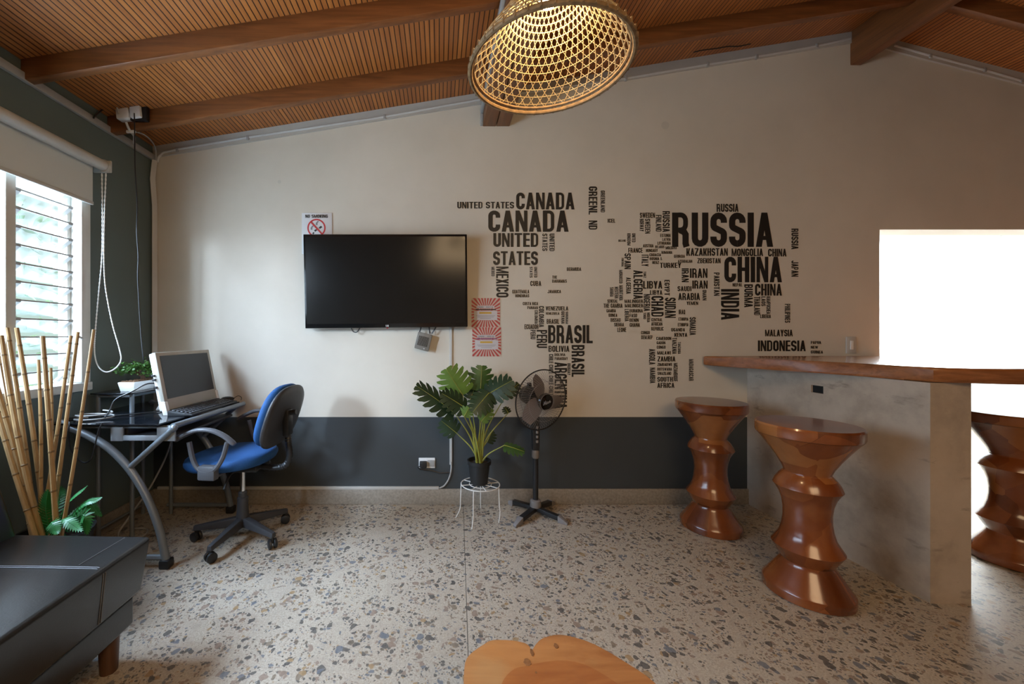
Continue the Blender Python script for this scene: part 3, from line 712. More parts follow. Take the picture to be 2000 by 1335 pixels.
sg = thing('no_smoking_sign', wal(619, 470), 'white no smoking sign half hidden behind the television', 'sign')
a, b = wal(590, 496), wal(649, 416)
MB().box((a.x, YW - .006, a.z), (b.x, YW, b.z), .0015).build('sign_board', M['paper'], sg)
pl6 = lambda x, y: wal(x, y, .0072)
mb = MB(); put_word(mb, 'NO SMOKING', 597, 419.5, 641, 425.8, False, pl6); mb.build('lettering', M['ink'], sg, smooth=False)
mb = MB()
def ring2(cx, cy, r0, r1, n=48):
    for i in range(n):
        a0, a1 = 2 * PI * i / n, 2 * PI * (i + 1) / n
        mb.poly([pl6(cx + r0 * math.cos(a0), cy + r0 * math.sin(a0)), pl6(cx + r1 * math.cos(a0), cy + r1 * math.sin(a0)), pl6(cx + r1 * math.cos(a1), cy + r1 * math.sin(a1)), pl6(cx + r0 * math.cos(a1), cy + r0 * math.sin(a1))])
ring2(618.7, 445.5, 15.0, 17.8)
mb.poly([wal(606.5, 434.5, .0085), wal(608.8, 432.4, .0085), wal(631, 456.6, .0085), wal(628.8, 458.6, .0085)])
mb.build('prohibition_ring', M['red'], sg, smooth=False)
mb = MB(); mb.poly([pl6(614, 450), pl6(618, 447.6), pl6(620, 450.4), pl6(616, 453)]); mb.poly([pl6(623, 444.5), pl6(627.5, 441.2), pl6(630.2, 444), pl6(625.5, 447.3)])
mb.poly([pl6(610.5, 455.5), pl6(613.4, 453.2), pl6(615, 455.6), pl6(612, 458)]); mb.build('cigarette', M['ink'], sg, smooth=False)
mb = MB()
for pts in (((619, 440), (619, 436), (622, 432)), ((609, 449), (609, 445), (612, 441))):
    for (x0, y0), (x1, y1) in zip(pts, pts[1:]): mb.poly([pl6(x0 - 1.6, y0), pl6(x0 + 1.9, y0), pl6(x1 + 1.9, y1), pl6(x1 - 1.6, y1)])
mb.build('smoke', M['inkgrey'], sg, smooth=False)

def flyer(x0, y0, x1, y1, label, top, band):
    c = wal((x0 + x1) / 2, (y0 + y1) / 2)
    o = thing('flyer', c, label, 'poster', 'red flyers on the wall')
    a, b = wal(x0, y1), wal(x1, y0)
    MB().box((a.x, YW - .003, a.z), (b.x, YW, b.z)).build('printed_sheet', M['rays'], o, smooth=False)
    W, H = x1 - x0, y1 - y0
    P3 = lambda u, v: wal(x0 + u * W, y0 + v * H, .0042); P4 = lambda u, v: wal(x0 + u * W, y0 + v * H, .0054)
    R = lambda mb, u0, v0, u1, v1, f: mb.poly([f(u0, v1), f(u1, v1), f(u1, v0), f(u0, v0)])
    mb = MB(); R(mb, .09, .44, .90, .76, P3); R(mb, .17, .26, .80, .35, P3); mb.build('text_panel', M['lavender'], o, smooth=False)
    mb = MB(); R(mb, .14, .375, .86, .41, P3); mb.build('colour_bar', M[band], o, smooth=False)
    mb = MB(); R(mb, .27, .48, .70, .54, P4); mb.build('highlight', M['yellow'], o, smooth=False)
    mb = MB()
    put_word(mb, top, .20, .285, .77, .335, False, P4)
    for k, (u0, u1) in enumerate(((.16, .82), (.20, .78), (.30, .68))): R(mb, u0, .60 + .045 * k, u1, .612 + .045 * k, P4)
    mb.build('lettering', M['inkgrey'], o, smooth=False)
flyer(921, 582, 976.5, 638.5, 'red sunburst flyer beside the television, upper of the two', 'COMBO + CRISTAL', 'ink')
flyer(922.5, 639, 978.5, 695.5, 'red sunburst flyer above the potted plant, lower of the two', 'COMBO + CRISTAL', 'purple')

st = thing('set_top_box', ptc(827, 684, 2.66), 'small grey vented set-top box dangling askew below the television', 'receiver')
T = Matrix.Translation(ptc(827, 666.5, 2.665)) @ Matrix.Rotation(math.radians(14), 4, 'Y')
mb = MB(); mb.M = T; mb.box((-.050, -.018, -.058), (.050, .018, .058), .006); mb.build('casing', M['box_grey'], st)
mb = MB(); mb.M = T
for k in range(9): mb.box((-.036 + .008 * k, -.0195, -.032), (-.0325 + .008 * k, -.017, .034))
mb.build('vent_slots', M['recess_shade'], st, smooth=False)
mb = MB(); mb.M = T; mb.box((.012, -.0205, -.050), (.020, -.016, -.043), .001); mb.build('indicator_light', M['logo'], st)
mb = MB()
for x0, x1 in ((818, 823), (840, 838), (843, 852)):
    mb.tube(spline([ptc(x0, 651, 2.665), ptc((x0 + x1) / 2, 645, 2.66), ptc(x1, 637, 2.665)], 5), .0045, 6)
mb.build('cable', M['black'], st)

# ------------------------------------------------------------------ power adapters on the roof beam
def adapter(px, py, label, w_=.036, h_=.042):
    p = ptc(px, py, 2.312); o = thing('power_adapter', p, label, 'power adapter', 'adapters on the roof beam')
    T = Matrix.Translation(p) @ Matrix.Rotation(math.radians(-6), 4, 'Y')
    mb = MB(); mb.M = T; mb.box((-w_, -.03, -h_), (w_, .018, h_), .006); mb.build('adapter_body', M['white'], o)
    return o, p
p = ptc(270, 222, 2.322)
ps = solo(MB().box((p.x - .035, 2.30, p.z - .05), (p.x + .065, 2.33, p.z + .052), .006), 'power_strip', M['black'], 'black socket strip screwed to the roof beam in the corner', 'power strip', p)
o1, p1 = adapter(245, 222, 'white power adapter with a looped pale lead, on the beam beside the dark wall')
pts = spline([p1 + Vector((-.012, -.032, -.02)), p1 + Vector((-.015, -.045, .03)), p1 + Vector((.01, -.045, .052)), p1 + Vector((.022, -.035, .03))], 6)
MB().tube(pts, .0045, 7).build('lead', M['pvc'], o1)
o2, p2 = adapter(270, 220, 'white power adapter with a black lead hanging straight down', .030)
pts = spline([p2 + Vector((0, -.03, -.02)), ptc(263, 250, 2.28), ptc(264, 330, 2.28), ptc(268, 400, 2.30), ptc(267, 450, 2.30), ptc(270, 500, 2.31), ptc(269, 540, 2.31), ptc(272, 600, 2.32), ptc(276, 660, 2.33), ptc(281, 712, 2.36)], 6)
MB().tube(pts, .0035, 6).build('lead', M['black'], o2)
pts = spline([ptc(236, 217, 2.31), ptc(222, 212, 2.30), ptc(205, 212, 2.28), ptc(195, 218, 2.25), ptc(184, 228, 2.20), lef(176, 231, .02)], 6)
solo(MB().tube(pts, .0045, 6), 'lead_cable', M['black'], 'black lead curving from the roof beam back to the dark wall', 'cable', pts[0])
pts = spline([ptc(246, 238, 2.30), ptc(251, 250, 2.32), ptc(256, 258, 2.36), ptc(262, 266, 2.42), ptc(262, 280, 2.45)], 5)
solo(MB().tube(pts, .007, 8), 'pale_cable', M['pvc'], 'thick pale cable running from the adapters down to the trunking', 'cable', pts[-1])
pts = spline([ptc(264, 257, 2.36), ptc(280, 262, 2.45), ptc(294, 273, 2.58), ptc(303, 288, 2.66), ptc(305, 312, 2.68)], 5)
solo(MB().tube(pts, .0045, 6), 'corner_cable', M['pvc_dirty'], 'thin grey cable arching to the corner of the two walls under the roof', 'cable', pts[-1])
p = ptc(257, 257, 2.34); solo(MB().box((p.x - .03, p.y - .006, p.z - .008), (p.x + .022, p.y + .006, p.z + .008), .003), 'cable_tie_bar', M['white'], 'small white cable clip bar hanging below the adapters', 'clip', p)

# ------------------------------------------------------------------ basket pendant lamp
LX, LY, LZ = .3335, 1.19, 1.983
lamp = thing('pendant_lamp', (LX, LY, LZ), 'woven rattan basket pendant lamp with a warm lit bulb', 'lamp')
LP = [(0, .240), (.03, .228), (.07, .203), (.11, .172), (.15, .142), (.19, .117), (.23, .100), (.28, .085), (.34, .072), (.40, .066)]
def lpt(h, a, dr=0): r = interp(LP, h) + dr; return Vector((LX + r * math.cos(a), LY + r * math.sin(a), LZ + h))
mb = MB(); NS = 44; HT = .40
hs = [i / 22 * HT for i in range(23)]
for k in range(NS):
    for sgn in (1, -1):
        a0 = 2 * PI * k / NS
        mb.tube([lpt(h, a0 + sgn * (h / HT) * 2 * PI * .24, .0012 * sgn) for h in hs], .0021, 5, cap=False, flat_=.5)
for i in range(21):
    h = (i + .5) * HT / 21.12
    mb.tube([lpt(h, 2 * PI * j / 56) for j in range(56)], .0022, 5, closed=True, flat_=.6)
shd = mb.build('lamp_shade', M['rattan'], lamp)
mb = MB()
mb.tube([lpt(.004, 2 * PI * j / 72) for j in range(72)], .0075, 8, closed=True)
mb.tube([lpt(.016, 2 * PI * j / 72, -.004) for j in range(72)], .005, 6, closed=True)
for j in range(46):
    a = 2 * PI * j / 46; c = lpt(.006, a); e = 0.012
    mb.tube([c + Vector((math.cos(a) * .0065, math.sin(a) * .0065, -.007)), c + Vector((math.cos(a + .02) * .0065, math.sin(a + .02) * .0065, .010))], .0030, 5)
mb.build('shade_rim', M['rim'], shd)
MB().lathe([(.012, .19), (.028, .205), (.034, .23), (.030, .255), (.016, .285), (.014, .31)], 20, (LX, LY, LZ)).build('bulb', M['bulb'], lamp)
mb = MB(); mb.lathe([(.018, .308), (.022, .315), (.022, .37), (.066, .395), (.066, .405), (.008, .42)], 20, (LX, LY, LZ)); mb.build('lamp_holder', M['black'], lamp)
MB().tube([(LX, LY, LZ + .41), (LX, LY, 2.63)], .004, 7).build('cord', M['black'], lamp)
pl_ = bpy.data.lights.new('bulb_light', 'POINT'); pl_.energy = 10; pl_.color = (1.0, .70, .38); pl_.shadow_soft_size = .03
plo = bpy.data.objects.new('bulb_light', pl_); C.objects.link(plo); plo.location = (LX, LY, LZ + .165)

# ------------------------------------------------------------------ bar: pier, wooden top, stools
PX0, PX1, PY0 = 2.145, 2.324, 1.700
bp = thing('bar_pier', (2.23, 2.2, 0), 'bare grey concrete pier carrying the wooden bar top', 'pier')
hx0, hx1 = 0, 0
ha = Vector((PX0, PX0 * F / (1584 - CX), 0)); hb = Vector((PX0, PX0 * F / (1608 - CX), 0))
yh1, yh0 = ha.y, hb.y; zh0, zh1 = CH - (769 - HY) / F * yh0, CH - (751 - HY) / F * yh1
mb = MB(); zt_p = .963
mb.box((PX0 + .05, PY0, 0), (PX1, YW, zt_p)); mb.box((PX0, PY0, 0), (PX0 + .05, yh0, zt_p)); mb.box((PX0, yh1, 0), (PX0 + .05, YW, zt_p))
mb.box((PX0, yh0, 0), (PX0 + .05, yh1, zh0)); mb.box((PX0, yh0, zh1), (PX0 + .05, yh1, zt_p))
mb.build('pier_body', M['concrete'], bp, smooth=False)
MB().box((PX0 + .010, yh0 + .001, zh0 + .001), (PX0 + .0495, yh1 - .001, zh1 - .001)).build('socket_shade', M['recess_shade'], bp, smooth=False)  # black block filling the recess, painted shade instead of an open socket
bar = thing('bar_counter', (2.6, 2.2, zt_p), 'long polished wooden bar top with a live edge on the concrete pier', 'bar top')
zb0, zb1 = .965, 1.030
edge = [(1.83, 2.695), (1.845, 2.64), (1.88, 2.58), (1.935, 2.45), (2.00, 2.30), (2.075, 2.13), (2.135, 1.96), (2.150, 1.80), (2.165, 1.705), (2.22, 1.675), (2.40, 1.615), (2.8, 1.58), (3.4, 1.60), (4.2, 1.62), (4.6, 1.66), (4.68, 1.8), (4.68, 2.695)]
mb = MB(); mb.prism(edge, zb0, zb1, 'z', .012); mb.build('slab', M['bar'], bar, sharp=50)
mb = MB(); mb.box((2.06, 2.60, zb0 - .012), (2.145, 2.64, zb0), .002); mb.build('support_bracket', M['darkgrey'], bar)
sprof = [(.0, 0), (.152, 0), (.159, .005), (.160, .036), (.157, .043), (.147, .056), (.128, .086), (.108, .118), (.093, .143), (.092, .149), (.101, .165), (.117, .194), (.1265, .212), (.115, .231), (.099, .260), (.089, .298), (.0845, .335), (.0845, .375), (.089, .412), (.099, .446), (.112, .471), (.1205, .484), (.113, .505), (.098, .530), (.083, .546), (.082, .552), (.092, .577), (.114, .617), (.141, .660), (.167, .698), (.183, .718), (.186, .724), (.186, .764), (.183, .770), (0, .770)]
def dens(pr):
    out = []
    for (a, b), (c, d) in zip(pr, pr[1:]):
        n = max(1, int(math.hypot(c - a, d - b) / .012))
        out += [(a + (c - a) * i / n, b + (d - b) * i / n) for i in range(n)]
    return out + [pr[-1]]
def stool(x, y, label, first=None):
    if first is None:
        o = thing('bar_stool', (0, 0, 0), label, 'stool', 'carved wooden bar stools')
        body = [(max(r, .0005), z) for r, z in dens(sprof) if z <= .7205]; seat = [(max(r, .0005), z) for r, z in [(0, .7195)] + [(.184, .7195), (.1865, .726), (.1865, .762), (.182, .770), (0, .770)]]
        MB().lathe(body, 64).build('pedestal', M['stool'], o, sharp=28)
        MB().lathe(seat, 64).build('seat', M['stool'], o, sharp=28)
    else:
        o = copy_tree(first); o['label'] = label
    o.location = (x, y, 0); return o
s1 = stool(1.655, 2.375, 'carved turned wooden bar stool nearer the lettered wall')
s2 = stool(1.677, 1.775, 'carved turned wooden bar stool standing out in front of the concrete pier', s1)
s2.rotation_euler = (0, 0, 1.1)
s3 = stool(2.99, 2.02, 'carved turned wooden bar stool beyond the pier, beneath the bar top', s1); s3.rotation_euler = (0, 0, 2.3)

# ------------------------------------------------------------------ office chair
cc = Vector((-1.14, 2.257, 0))
ch = thing('office_chair', cc, 'blue fabric office chair on castors at the glass desk', 'chair')
base = thing('_', cc, None, None); bpy.data.objects.remove(base); 
mb = MB(); mb.lathe([(.026, .085), (.036, .09), (.036, .12), (.030, .17), (.030, .235), (.024, .24), (.024, .265), (.02, .27)], 24, cc)
leg_ang = [math.atan2(p.y - cc.y, p.x - cc.x) for p in (Vector((-1.383, 2.223)), Vector((-1.181, 2.012)), Vector((-.922, 2.143)), Vector((-.949, 2.43)))]
a0 = leg_ang[1]; angs = [a0 + k * 2 * PI / 5 for k in range(5)]
for a in angs:
    d = Vector((math.cos(a), math.sin(a), 0)); s_ = Vector((-d.y, d.x, 0)); r0, r1 = .02, .262
    z0, z1 = .125, .088
    P = [cc + d * r0 - s_ * .026 + Vector((0, 0, .075)), cc + d * r1 - s_ * .016 + Vector((0, 0, .062)), cc + d * r1 + s_ * .016 + Vector((0, 0, .062)), cc + d * r0 + s_ * .026 + Vector((0, 0, .075)),
         cc + d * r0 - s_ * .020 + Vector((0, 0, z0)), cc + d * r1 - s_ * .012 + Vector((0, 0, z1)), cc + d * r1 + s_ * .012 + Vector((0, 0, z1)), cc + d * r0 + s_ * .020 + Vector((0, 0, z0))]
    mb.hexa(P, .005)
star = mb.build('star_base', M['darkgrey'], ch)
for a in angs:
    d = Vector((math.cos(a), math.sin(a), 0)); p = cc + d * .250
    cb = MB(); ax = Vector((-d.y, d.x, 0)); ax = (ax + d * .5).normalized()
    for sg_ in (-1, 1):
        q0 = p + ax * (.006 * sg_) + Vector((0, 0, .027)); q1 = p + ax * (.024 * sg_) + Vector((0, 0, .027))
        cb.tube([q0, q0.lerp(q1, .2), q0.lerp(q1, .8), q1], [.024, .027, .026, .018], 18)
    cb.tube([p + Vector((0, 0, .03)), p + Vector((0, 0, .07))], .008, 8)
    cb.build('castor', M['black'], star)
MB().tube([cc + Vector((0, 0, .24)), cc + Vector((0, 0, .43))], .0145, 16).build('gas_column', M['chrome'], ch)
mb = MB(); mb.box((cc.x - .12, cc.y - .09, .405), (cc.x + .12, cc.y + .09, .44), .01)
mb.tube(spline([cc + Vector((.02, -.06, .415)), cc + Vector((-.02, -.10, .40)), cc + Vector((-.02, -.16, .34))], 4), .007, 8)
mb.tube([cc + Vector((.08, .08, .40)), cc + Vector((.10, .12, .395))], .016, 10)
mb.build('seat_mechanism', M['black'], ch)
# the seat and backrest face the desk (towards -X), turned a little to the wall
RZ = Matrix.Translation(cc) @ Matrix.Rotation(math.radians(-6), 4, 'Z')
def pad(mb, T, rx, ry, th, n=2.6, dome=.012, dish=0):
    """cushion with a superellipse outline"""
    R = 36; rings = []
    prof = [(.0, -1), (.80, -1), (.95, -.75), (1.0, -.2), (1.0, .25), (.965, .68), (.88, .90), (.65, 1.0), (.35, 1.05), (0.001, 1.06)]
    for f, z in prof:
        ring = []
        for j in range(R):
            a = 2 * PI * j / R; ca, sa = math.cos(a), math.sin(a)
            ring.append(mb._v(T @ Vector((max(f, .001) * rx * abs(ca) ** (2 / n) * (1 if ca >= 0 else -1), max(f, .001) * ry * abs(sa) ** (2 / n) * (1 if sa >= 0 else -1), z * th / 2 + dish * (f * ca) ** 2))))
        rings.append(ring)
    for A, B in zip(rings, rings[1:]):
        for j in range(R): mb._f((A[j], A[(j + 1) % R], B[(j + 1) % R], B[j]))
    mb._f(rings[0][::-1]); mb._f(rings[-1])
mb = MB(); pad(mb, RZ @ Matrix.Translation((-.06, 0, .468)) @ Matrix.Rotation(math.radians(-3), 4, 'Y'), .235, .225, .070, 2.4); mb.build('seat', M['blue'], ch, sharp=60)
TB = RZ @ Matrix.Translation((.235, 0, .715)) @ Matrix.Rotation(math.radians(18), 4, 'Y') @ Matrix.Rotation(math.radians(-90), 4, 'Y')
# local x of the pad -> up, y -> sideways, z -> towards the sitter
mb = MB(); pad(mb, TB @ Matrix.Translation((0, 0, .018)), .178, .195, .055, 2.7, dish=-.0); mb.build('backrest', M['blue'], ch, sharp=60)
mb = MB(); pad(mb, TB @ Matrix.Translation((0, 0, -.014)), .183, .200, .032, 2.7); mb.build('back_shell', M['darkgrey'], ch, sharp=60)
mb = MB(); rv = RZ
ptsb = [rv @ Vector(p) for p in ((.10, 0, .418), (.20, 0, .412), (.262, 0, .430), (.285, 0, .49), (.278, 0, .56), (.275, 0, .62))]
mb.tube(spline(ptsb, 8), [.016 + .003 * (i % 2) for i in range(41)], 10, flat_=1.0)
mb.M = RZ; mb.box((.255, -.030, .60), (.292, .030, .75), .008); mb.tube([(.29, -.001, .73), (.325, -.001, .735)], .014, 10)
mb.build('back_support', M['black'], ch)
for sg_ in (-1, 1):
    mb = MB(); mb.M = RZ; y = .262 * sg_
    loop = [(-.125, y, .62), (-.105, y, .535), (-.075, y, .485), (-.03, y, .470), (.02, y, .487), (.06, y, .545), (.085, y, .625)]
    mb.tube(spline(loop, 6), .0125, 8, up=(0, 1, 0))
    mb.tube(spline([(-.205, y, .625), (-.15, y, .655), (-.08, y, .682), (0, y, .682), (.07, y, .655), (.125, y, .615)], 6), [.010] + [.019] * 29 + [.014], 10, flat_=.62)
    mb.box((-.075, y - .02 * (1 if sg_ > 0 else 0) - .012, .425), (.02, y + .012 + .02 * (1 if sg_ < 0 else 0), .50), .010)
    mb.box((-.055, min(y, y - .10 * sg_), .425), (.0, max(y, y - .10 * sg_), .438), .003)
    mb.build('armrest', M['armgrey'], ch)

# ------------------------------------------------------------------ computer desk
ds = thing('computer_desk', (-1.65, 2.25, 0), 'black glass computer desk on curved grey tube legs along the dark wall', 'desk')
zd = .73
MB().prism([(-1.965, 1.945), (-1.40, 1.930), (-1.335, 2.60), (-1.965, 2.60)], zd - .008, zd, 'z', .002).build('glass_top', M['blackglass'], ds, smooth=False)
MB().prism([(-1.965, 2.19), (-1.78, 2.19), (-1.735, 2.215), (-1.72, 2.26), (-1.72, 2.60), (-1.965, 2.60)], .838, .845, 'z', .002).build('raised_shelf', M['blackglass'], ds, smooth=False)
mb = MB(); mb.tube([(-1.95, 2.225, .826), (-1.765, 2.225, .826)], .010, 8); mb.tube([(-1.765, 2.225, .826), (-1.765, 2.56, .826)], .010, 8); mb.tube([(-1.95, 2.225, .826), (-1.95, 2.56, .826)], .010, 8)
mb.build('shelf_rail', M['metal'], ds)
for (x, y) in ((-1.95, 2.225), (-1.765, 2.56), (-1.95, 2.56), (-1.765, 2.235)):
    MB().tube([(x, y, .0), (x, y, .838)], .0115, 10).build('post', M['metal'], ds)
def endframe(y):
    f = lambda px, py: Vector(ptc(px, py, 1.954)) + Vector((0, y - 1.954, 0))
    mb = MB()
    mb.tube(spline([f(114, 826), f(135, 836), f(170, 852), f(212, 878), f(252, 920), f(285, 975), f(308, 1035), f(319, 1085), f(322, 1099)], 6), .0185, 14)
    mb.tube([f(250, 914), f(336, 836)], .0145, 12)
    mb.ell(f(249, 915), (.019, .019, .019), 10, 6); mb.ell(f(337, 836), (.018, .018, .018), 10, 6)
    c = f(322, 1090); mb.tube([c, c + Vector((-.42, 0, 0))], .014, 8)
    cl_ = mb.build('curved_leg', M['metal'], ds)
    b = f(322, 1100); MB().box((b.x - .026, b.y - .024, 0), (b.x + .026, b.y + .024, .045), .008).build('foot_cap', M['black'], cl_)
endframe(1.965); endframe(2.575)
mb = MB(); mb.tube([(-1.345, 1.965, .712), (-1.318, 2.62, .712)], .0155, 12); mb.tube([(-1.95, 2.60, .70), (-1.35, 2.60, .70)], .012, 8)
mb.tube([(-1.95, 1.985, .705), (-1.36, 1.985, .705)], .008, 8); mb.build('front_rail', M['metal'], ds)
mb = MB(); g = lambda px, py: ptc(px, py, 1.985)
for x0, x1, y0, y1 in ((219, 243, 833, 860), (309, 344, 833, 860), (243, 309, 849, 859)):
    a, b = g(x0, y1), g(x1, y0); mb.box((a.x, 1.975, a.z), (b.x, 1.985, b.z), .001)
mb.build('tray_bracket', mat('pale_steel', (.34, .37, .40), .4, .3, var=.05), ds)
mb = MB(); mb.box((-1.62, 2.00, .640), (-1.36, 2.56, .655), .003); mb.box((-1.62, 2.0, .655), (-1.60, 2.56, .70), .002)
mb.build('keyboard_tray', M['darkgrey'], ds)
MB().tube([(-1.95, 2.225, .06), (-1.95, 2.56, .06), ], .009, 8).build('stretcher', M['metal'], ds)

# all-in-one computer
cp = thing('desktop_computer', (-1.52, 2.37, zd), 'beige all-in-one computer leaning back on the glass desk', 'computer')
A, B_, Cc, D = Vector((-1.504, 2.144, .755)), Vector((-1.478, 2.60, .758)), Vector((-1.540, 2.60, 1.078)), Vector((-1.566, 2.144, 1.077))
nb = Vector((-.96, .0, -.19)).normalized()
def mp(u, v, d=0): return A.lerp(B_, u).lerp(D.lerp(Cc, u), v) + nb * d
def slabq(u0, v0, u1, v1, d0, d1): return [mp(u0, v0, d0), mp(u1, v0, d0), mp(u1, v0, d1), mp(u0, v0, d1), mp(u0, v1, d0), mp(u1, v1, d0), mp(u1, v1, d1), mp(u0, v1, d1)]
mb = MB(); mb.hexa(slabq(0, 0, 1, 1, 0, .022), .004); mb.build('bezel', M['cream'], cp)
mb = MB(); mb.hexa(slabq(.004, .01, .996, .992, .018, .040), .006); mb.build('back_cover', M['white'], cp)
MB().hexa(slabq(.055, .19, .945, .935, -.0012, .004)).build('screen', M['greyscreen'], cp, smooth=False)
for u0, u1 in ((.0, .03), (.97, 1.0)):
    mb = MB()
    e = A.lerp(B_, (u0 + u1) / 2)
    mb.hexa([e + Vector((-.016, -.012, -.025)), e + Vector((.012, -.012, -.025)), e + Vector((.012, .012, -.025)), e + Vector((-.016, .012, -.025)),
             e + Vector((-.035, -.012, .05)), e + Vector((-.006, -.012, .05)), e + Vector((-.006, .012, .05)), e + Vector((-.035, .012, .05))], .003)
    mb.build('foot', M['white'], cp)
mb = MB(); e = mp(.5, .45, .035); mb.hexa([Vector((-1.68, 2.30, zd)), Vector((-1.655, 2.30, zd)), Vector((-1.655, 2.44, zd)), Vector((-1.68, 2.44, zd)), e + Vector((-.02, -.06, 0)), e + Vector((0, -.06, 0)), e + Vector((0, .06, 0)), e + Vector((-.02, .06, 0))], .004); mb.build('rear_stand', M['white'], cp)
mb = MB()
for v in (.42, .55, .62):
    p = mp(0, v, .030); mb.box((p.x - .008, p.y - .010, p.z - .006), (p.x + .008, p.y, p.z + .006), .001)
mb.build('side_port', M['black'], cp)
# keyboard
kb = thing('keyboard', (-1.41, 2.34, zd), 'black keyboard on the desk before the beige computer', 'keyboard')
MB().hexa([(-1.345, 2.12, zd), (-1.330, 2.565, zd), (-1.475, 2.575, zd), (-1.490, 2.13, zd), (-1.345, 2.12, zd + .012), (-1.330, 2.565, zd + .012), (-1.475, 2.575, zd + .028), (-1.490, 2.13, zd + .028)], .004).build('key_base', M['black'], kb)
mb = MB()
for r in range(5):
    for k in range(17):
        u = .03 + k * .0555; v = .10 + r * .165
        p = Vector((-1.345, 2.12, zd + .012)).lerp(Vector((-1.330, 2.565, zd + .012)), u).lerp(Vector((-1.490, 2.13, zd + .028)).lerp(Vector((-1.475, 2.575, zd + .028)), u), v)
        mb.box((p.x - .018, p.y, p.z), (p.x, p.y + .019, p.z + .006), .0015, 1)
mb.build('keys', M['darkgrey'], kb)
ms = thing('mouse', (-1.41, 2.625, zd), 'small black mouse at the far end of the desk', 'mouse')
solo_z = zd
MB().ell((-1.43, 2.63, zd + .014), (.045, .026, .015), 16, 8).build('mouse_body', M['black'], ms)
MB().tube(spline([(-1.40, 2.64, zd + .012), (-1.37, 2.65, zd + .03), (-1.345, 2.645, zd + .02), (-1.34, 2.63, zd + .004)], 6), .0022, 6).build('cord', M['black'], ms)

# bonsai
bo = thing('bonsai', (-1.80, 2.34, .845), 'small green bonsai in a white tray pot on the raised shelf', 'bonsai')
MB().hexa([(-1.845, 2.25, .845), (-1.765, 2.25, .845), (-1.765, 2.43, .845), (-1.845, 2.43, .845), (-1.855, 2.24, .900), (-1.755, 2.24, .900), (-1.755, 2.44, .900), (-1.855, 2.44, .900)], .004).build('tray_pot', M['white'], bo)
mb = MB(); mb.box((-1.848, 2.247, .895), (-1.762, 2.433, .903), .002)
for i in range(60):
    mb.ell((random.uniform(-1.842, -1.768), random.uniform(2.255, 2.425), .904), (.006, .005, .004), 6, 4)
mb.build('bark_chips', M['pebble'], bo)
mb = MB(); mb.tube(spline([(-1.80, 2.36, .90), (-1.79, 2.35, .925), (-1.805, 2.33, .945), (-1.81, 2.33, .965)], 4), [.013] * 5 + [.010] * 4 + [.007] * 4, 8)
for dx, dy in ((-.05, -.05), (.03, .05), (-.06, .04), (.04, -.05)): mb.tube([(-1.80, 2.34, .935), (-1.80 + dx, 2.34 + dy, .965)], .004, 6)
mb.build('trunk', M['bark'], bo)
mb = MB()
for i in range(620):
    cl = random.choice(((-1.865, 2.29, .965), (-1.83, 2.30, .985), (-1.79, 2.33, .990), (-1.76, 2.36, .978), (-1.84, 2.38, .97), (-1.73, 2.33, .965), (-1.80, 2.28, .97), (-1.78, 2.42, .965)))
    p = Vector(cl) + Vector((random.gauss(0, .024), random.gauss(0, .026), random.gauss(0, .014)))
    leaf_quad(mb, p, Vector((random.gauss(0, 1), random.gauss(0, 1), random.gauss(.3, .5))), Vector((random.gauss(0, .6), random.gauss(0, .6), 1)), random.uniform(.014, .026), random.uniform(.005, .009))
mb.build('foliage', M['bonsai'], bo, smooth=False)

# desk cables
pts = spline([ptc(304, 748, 2.16), ptc(285, 750, 2.12), ptc(258, 764, 2.08), ptc(226, 780, 2.05), ptc(215, 800, 2.03), ptc(205, 815, 1.99)], 8) 
for p in pts: p.z = max(p.z, zd + .005)
solo(MB().tube(pts, .0038, 7), 'monitor_cable', M['black'], 'black cable drooping from the computer side across the glass', 'cable', pts[-1])
pts = []
for i in range(60):
    a = i / 60 * 2 * PI * 1.9; r = 1 + .06 * math.sin(a * .5)
    pts.append(Vector((-1.80 + .088 * r * math.cos(a + 2.4), 2.03 + .055 * r * math.sin(a + 2.4), zd + .005 + .0006 * i)))
solo(MB().tube(pts, .0036, 7), 'coiled_cable', M['pvc_dirty'], 'coil of grey cable lying on the near end of the glass desk', 'cable', (-1.80, 2.03, zd))
pts = spline([(-1.93, 2.00, zd + .006), (-1.88, 1.965, zd + .008), (-1.84, 1.935, zd + .004), (-1.83, 1.92, .68), (-1.81, 1.915, .60), (-1.76, 1.92, .545), (-1.72, 1.92, .56), (-1.705, 1.925, .62), (-1.69, 1.93, zd - .03), (-1.68, 1.94, zd + .006)], 6)
solo(MB().tube(pts, .0034, 6), 'dangling_cable', M['black'], 'thin black cable sagging in a loop over the near edge of the desk', 'cable', (-1.93, 2.0, zd))
pts = spline([(-1.95, 2.04, zd + .006), (-1.85, 2.10, zd + .006), (-1.75, 2.12, zd + .006), (-1.62, 2.22, zd + .006), (-1.60, 2.34, zd + .006)], 6)
solo(MB().tube(pts, .003, 6), 'thin_lead', M['black'], 'thin black lead lying along the glass towards the computer', 'cable', (-1.95, 2.04, zd))
pts = spline([(-1.74, 2.56, .70), (-1.76, 2.54, .45), (-1.80, 2.45, .25), (-1.86, 2.36, .10), (-1.88, 2.28, .012), (-1.80, 2.22, .008), (-1.72, 2.26, .008), (-1.76, 2.34, .008), (-1.85, 2.34, .012)], 8)
solo(MB().tube(pts, .0055, 7), 'floor_cable', M['pvc_dirty'], 'grey cable falling behind the desk and looping on the floor', 'cable', (-1.80, 2.22, 0))
pts = []
for i in range(70):
    a = i / 70 * 2 * PI * 2.6; pts.append(Vector((-1.74 + (.07 + .012 * math.sin(3 * a)) * math.cos(a), 2.10 + (.045 + .01 * math.cos(2 * a)) * math.sin(a), .006 + .0006 * i)))
solo(MB().tube(pts, .005, 7), 'cable_tangle', M['black'], 'tangle of black cable on the floor behind the fern', 'cable', (-1.74, 2.10, 0))

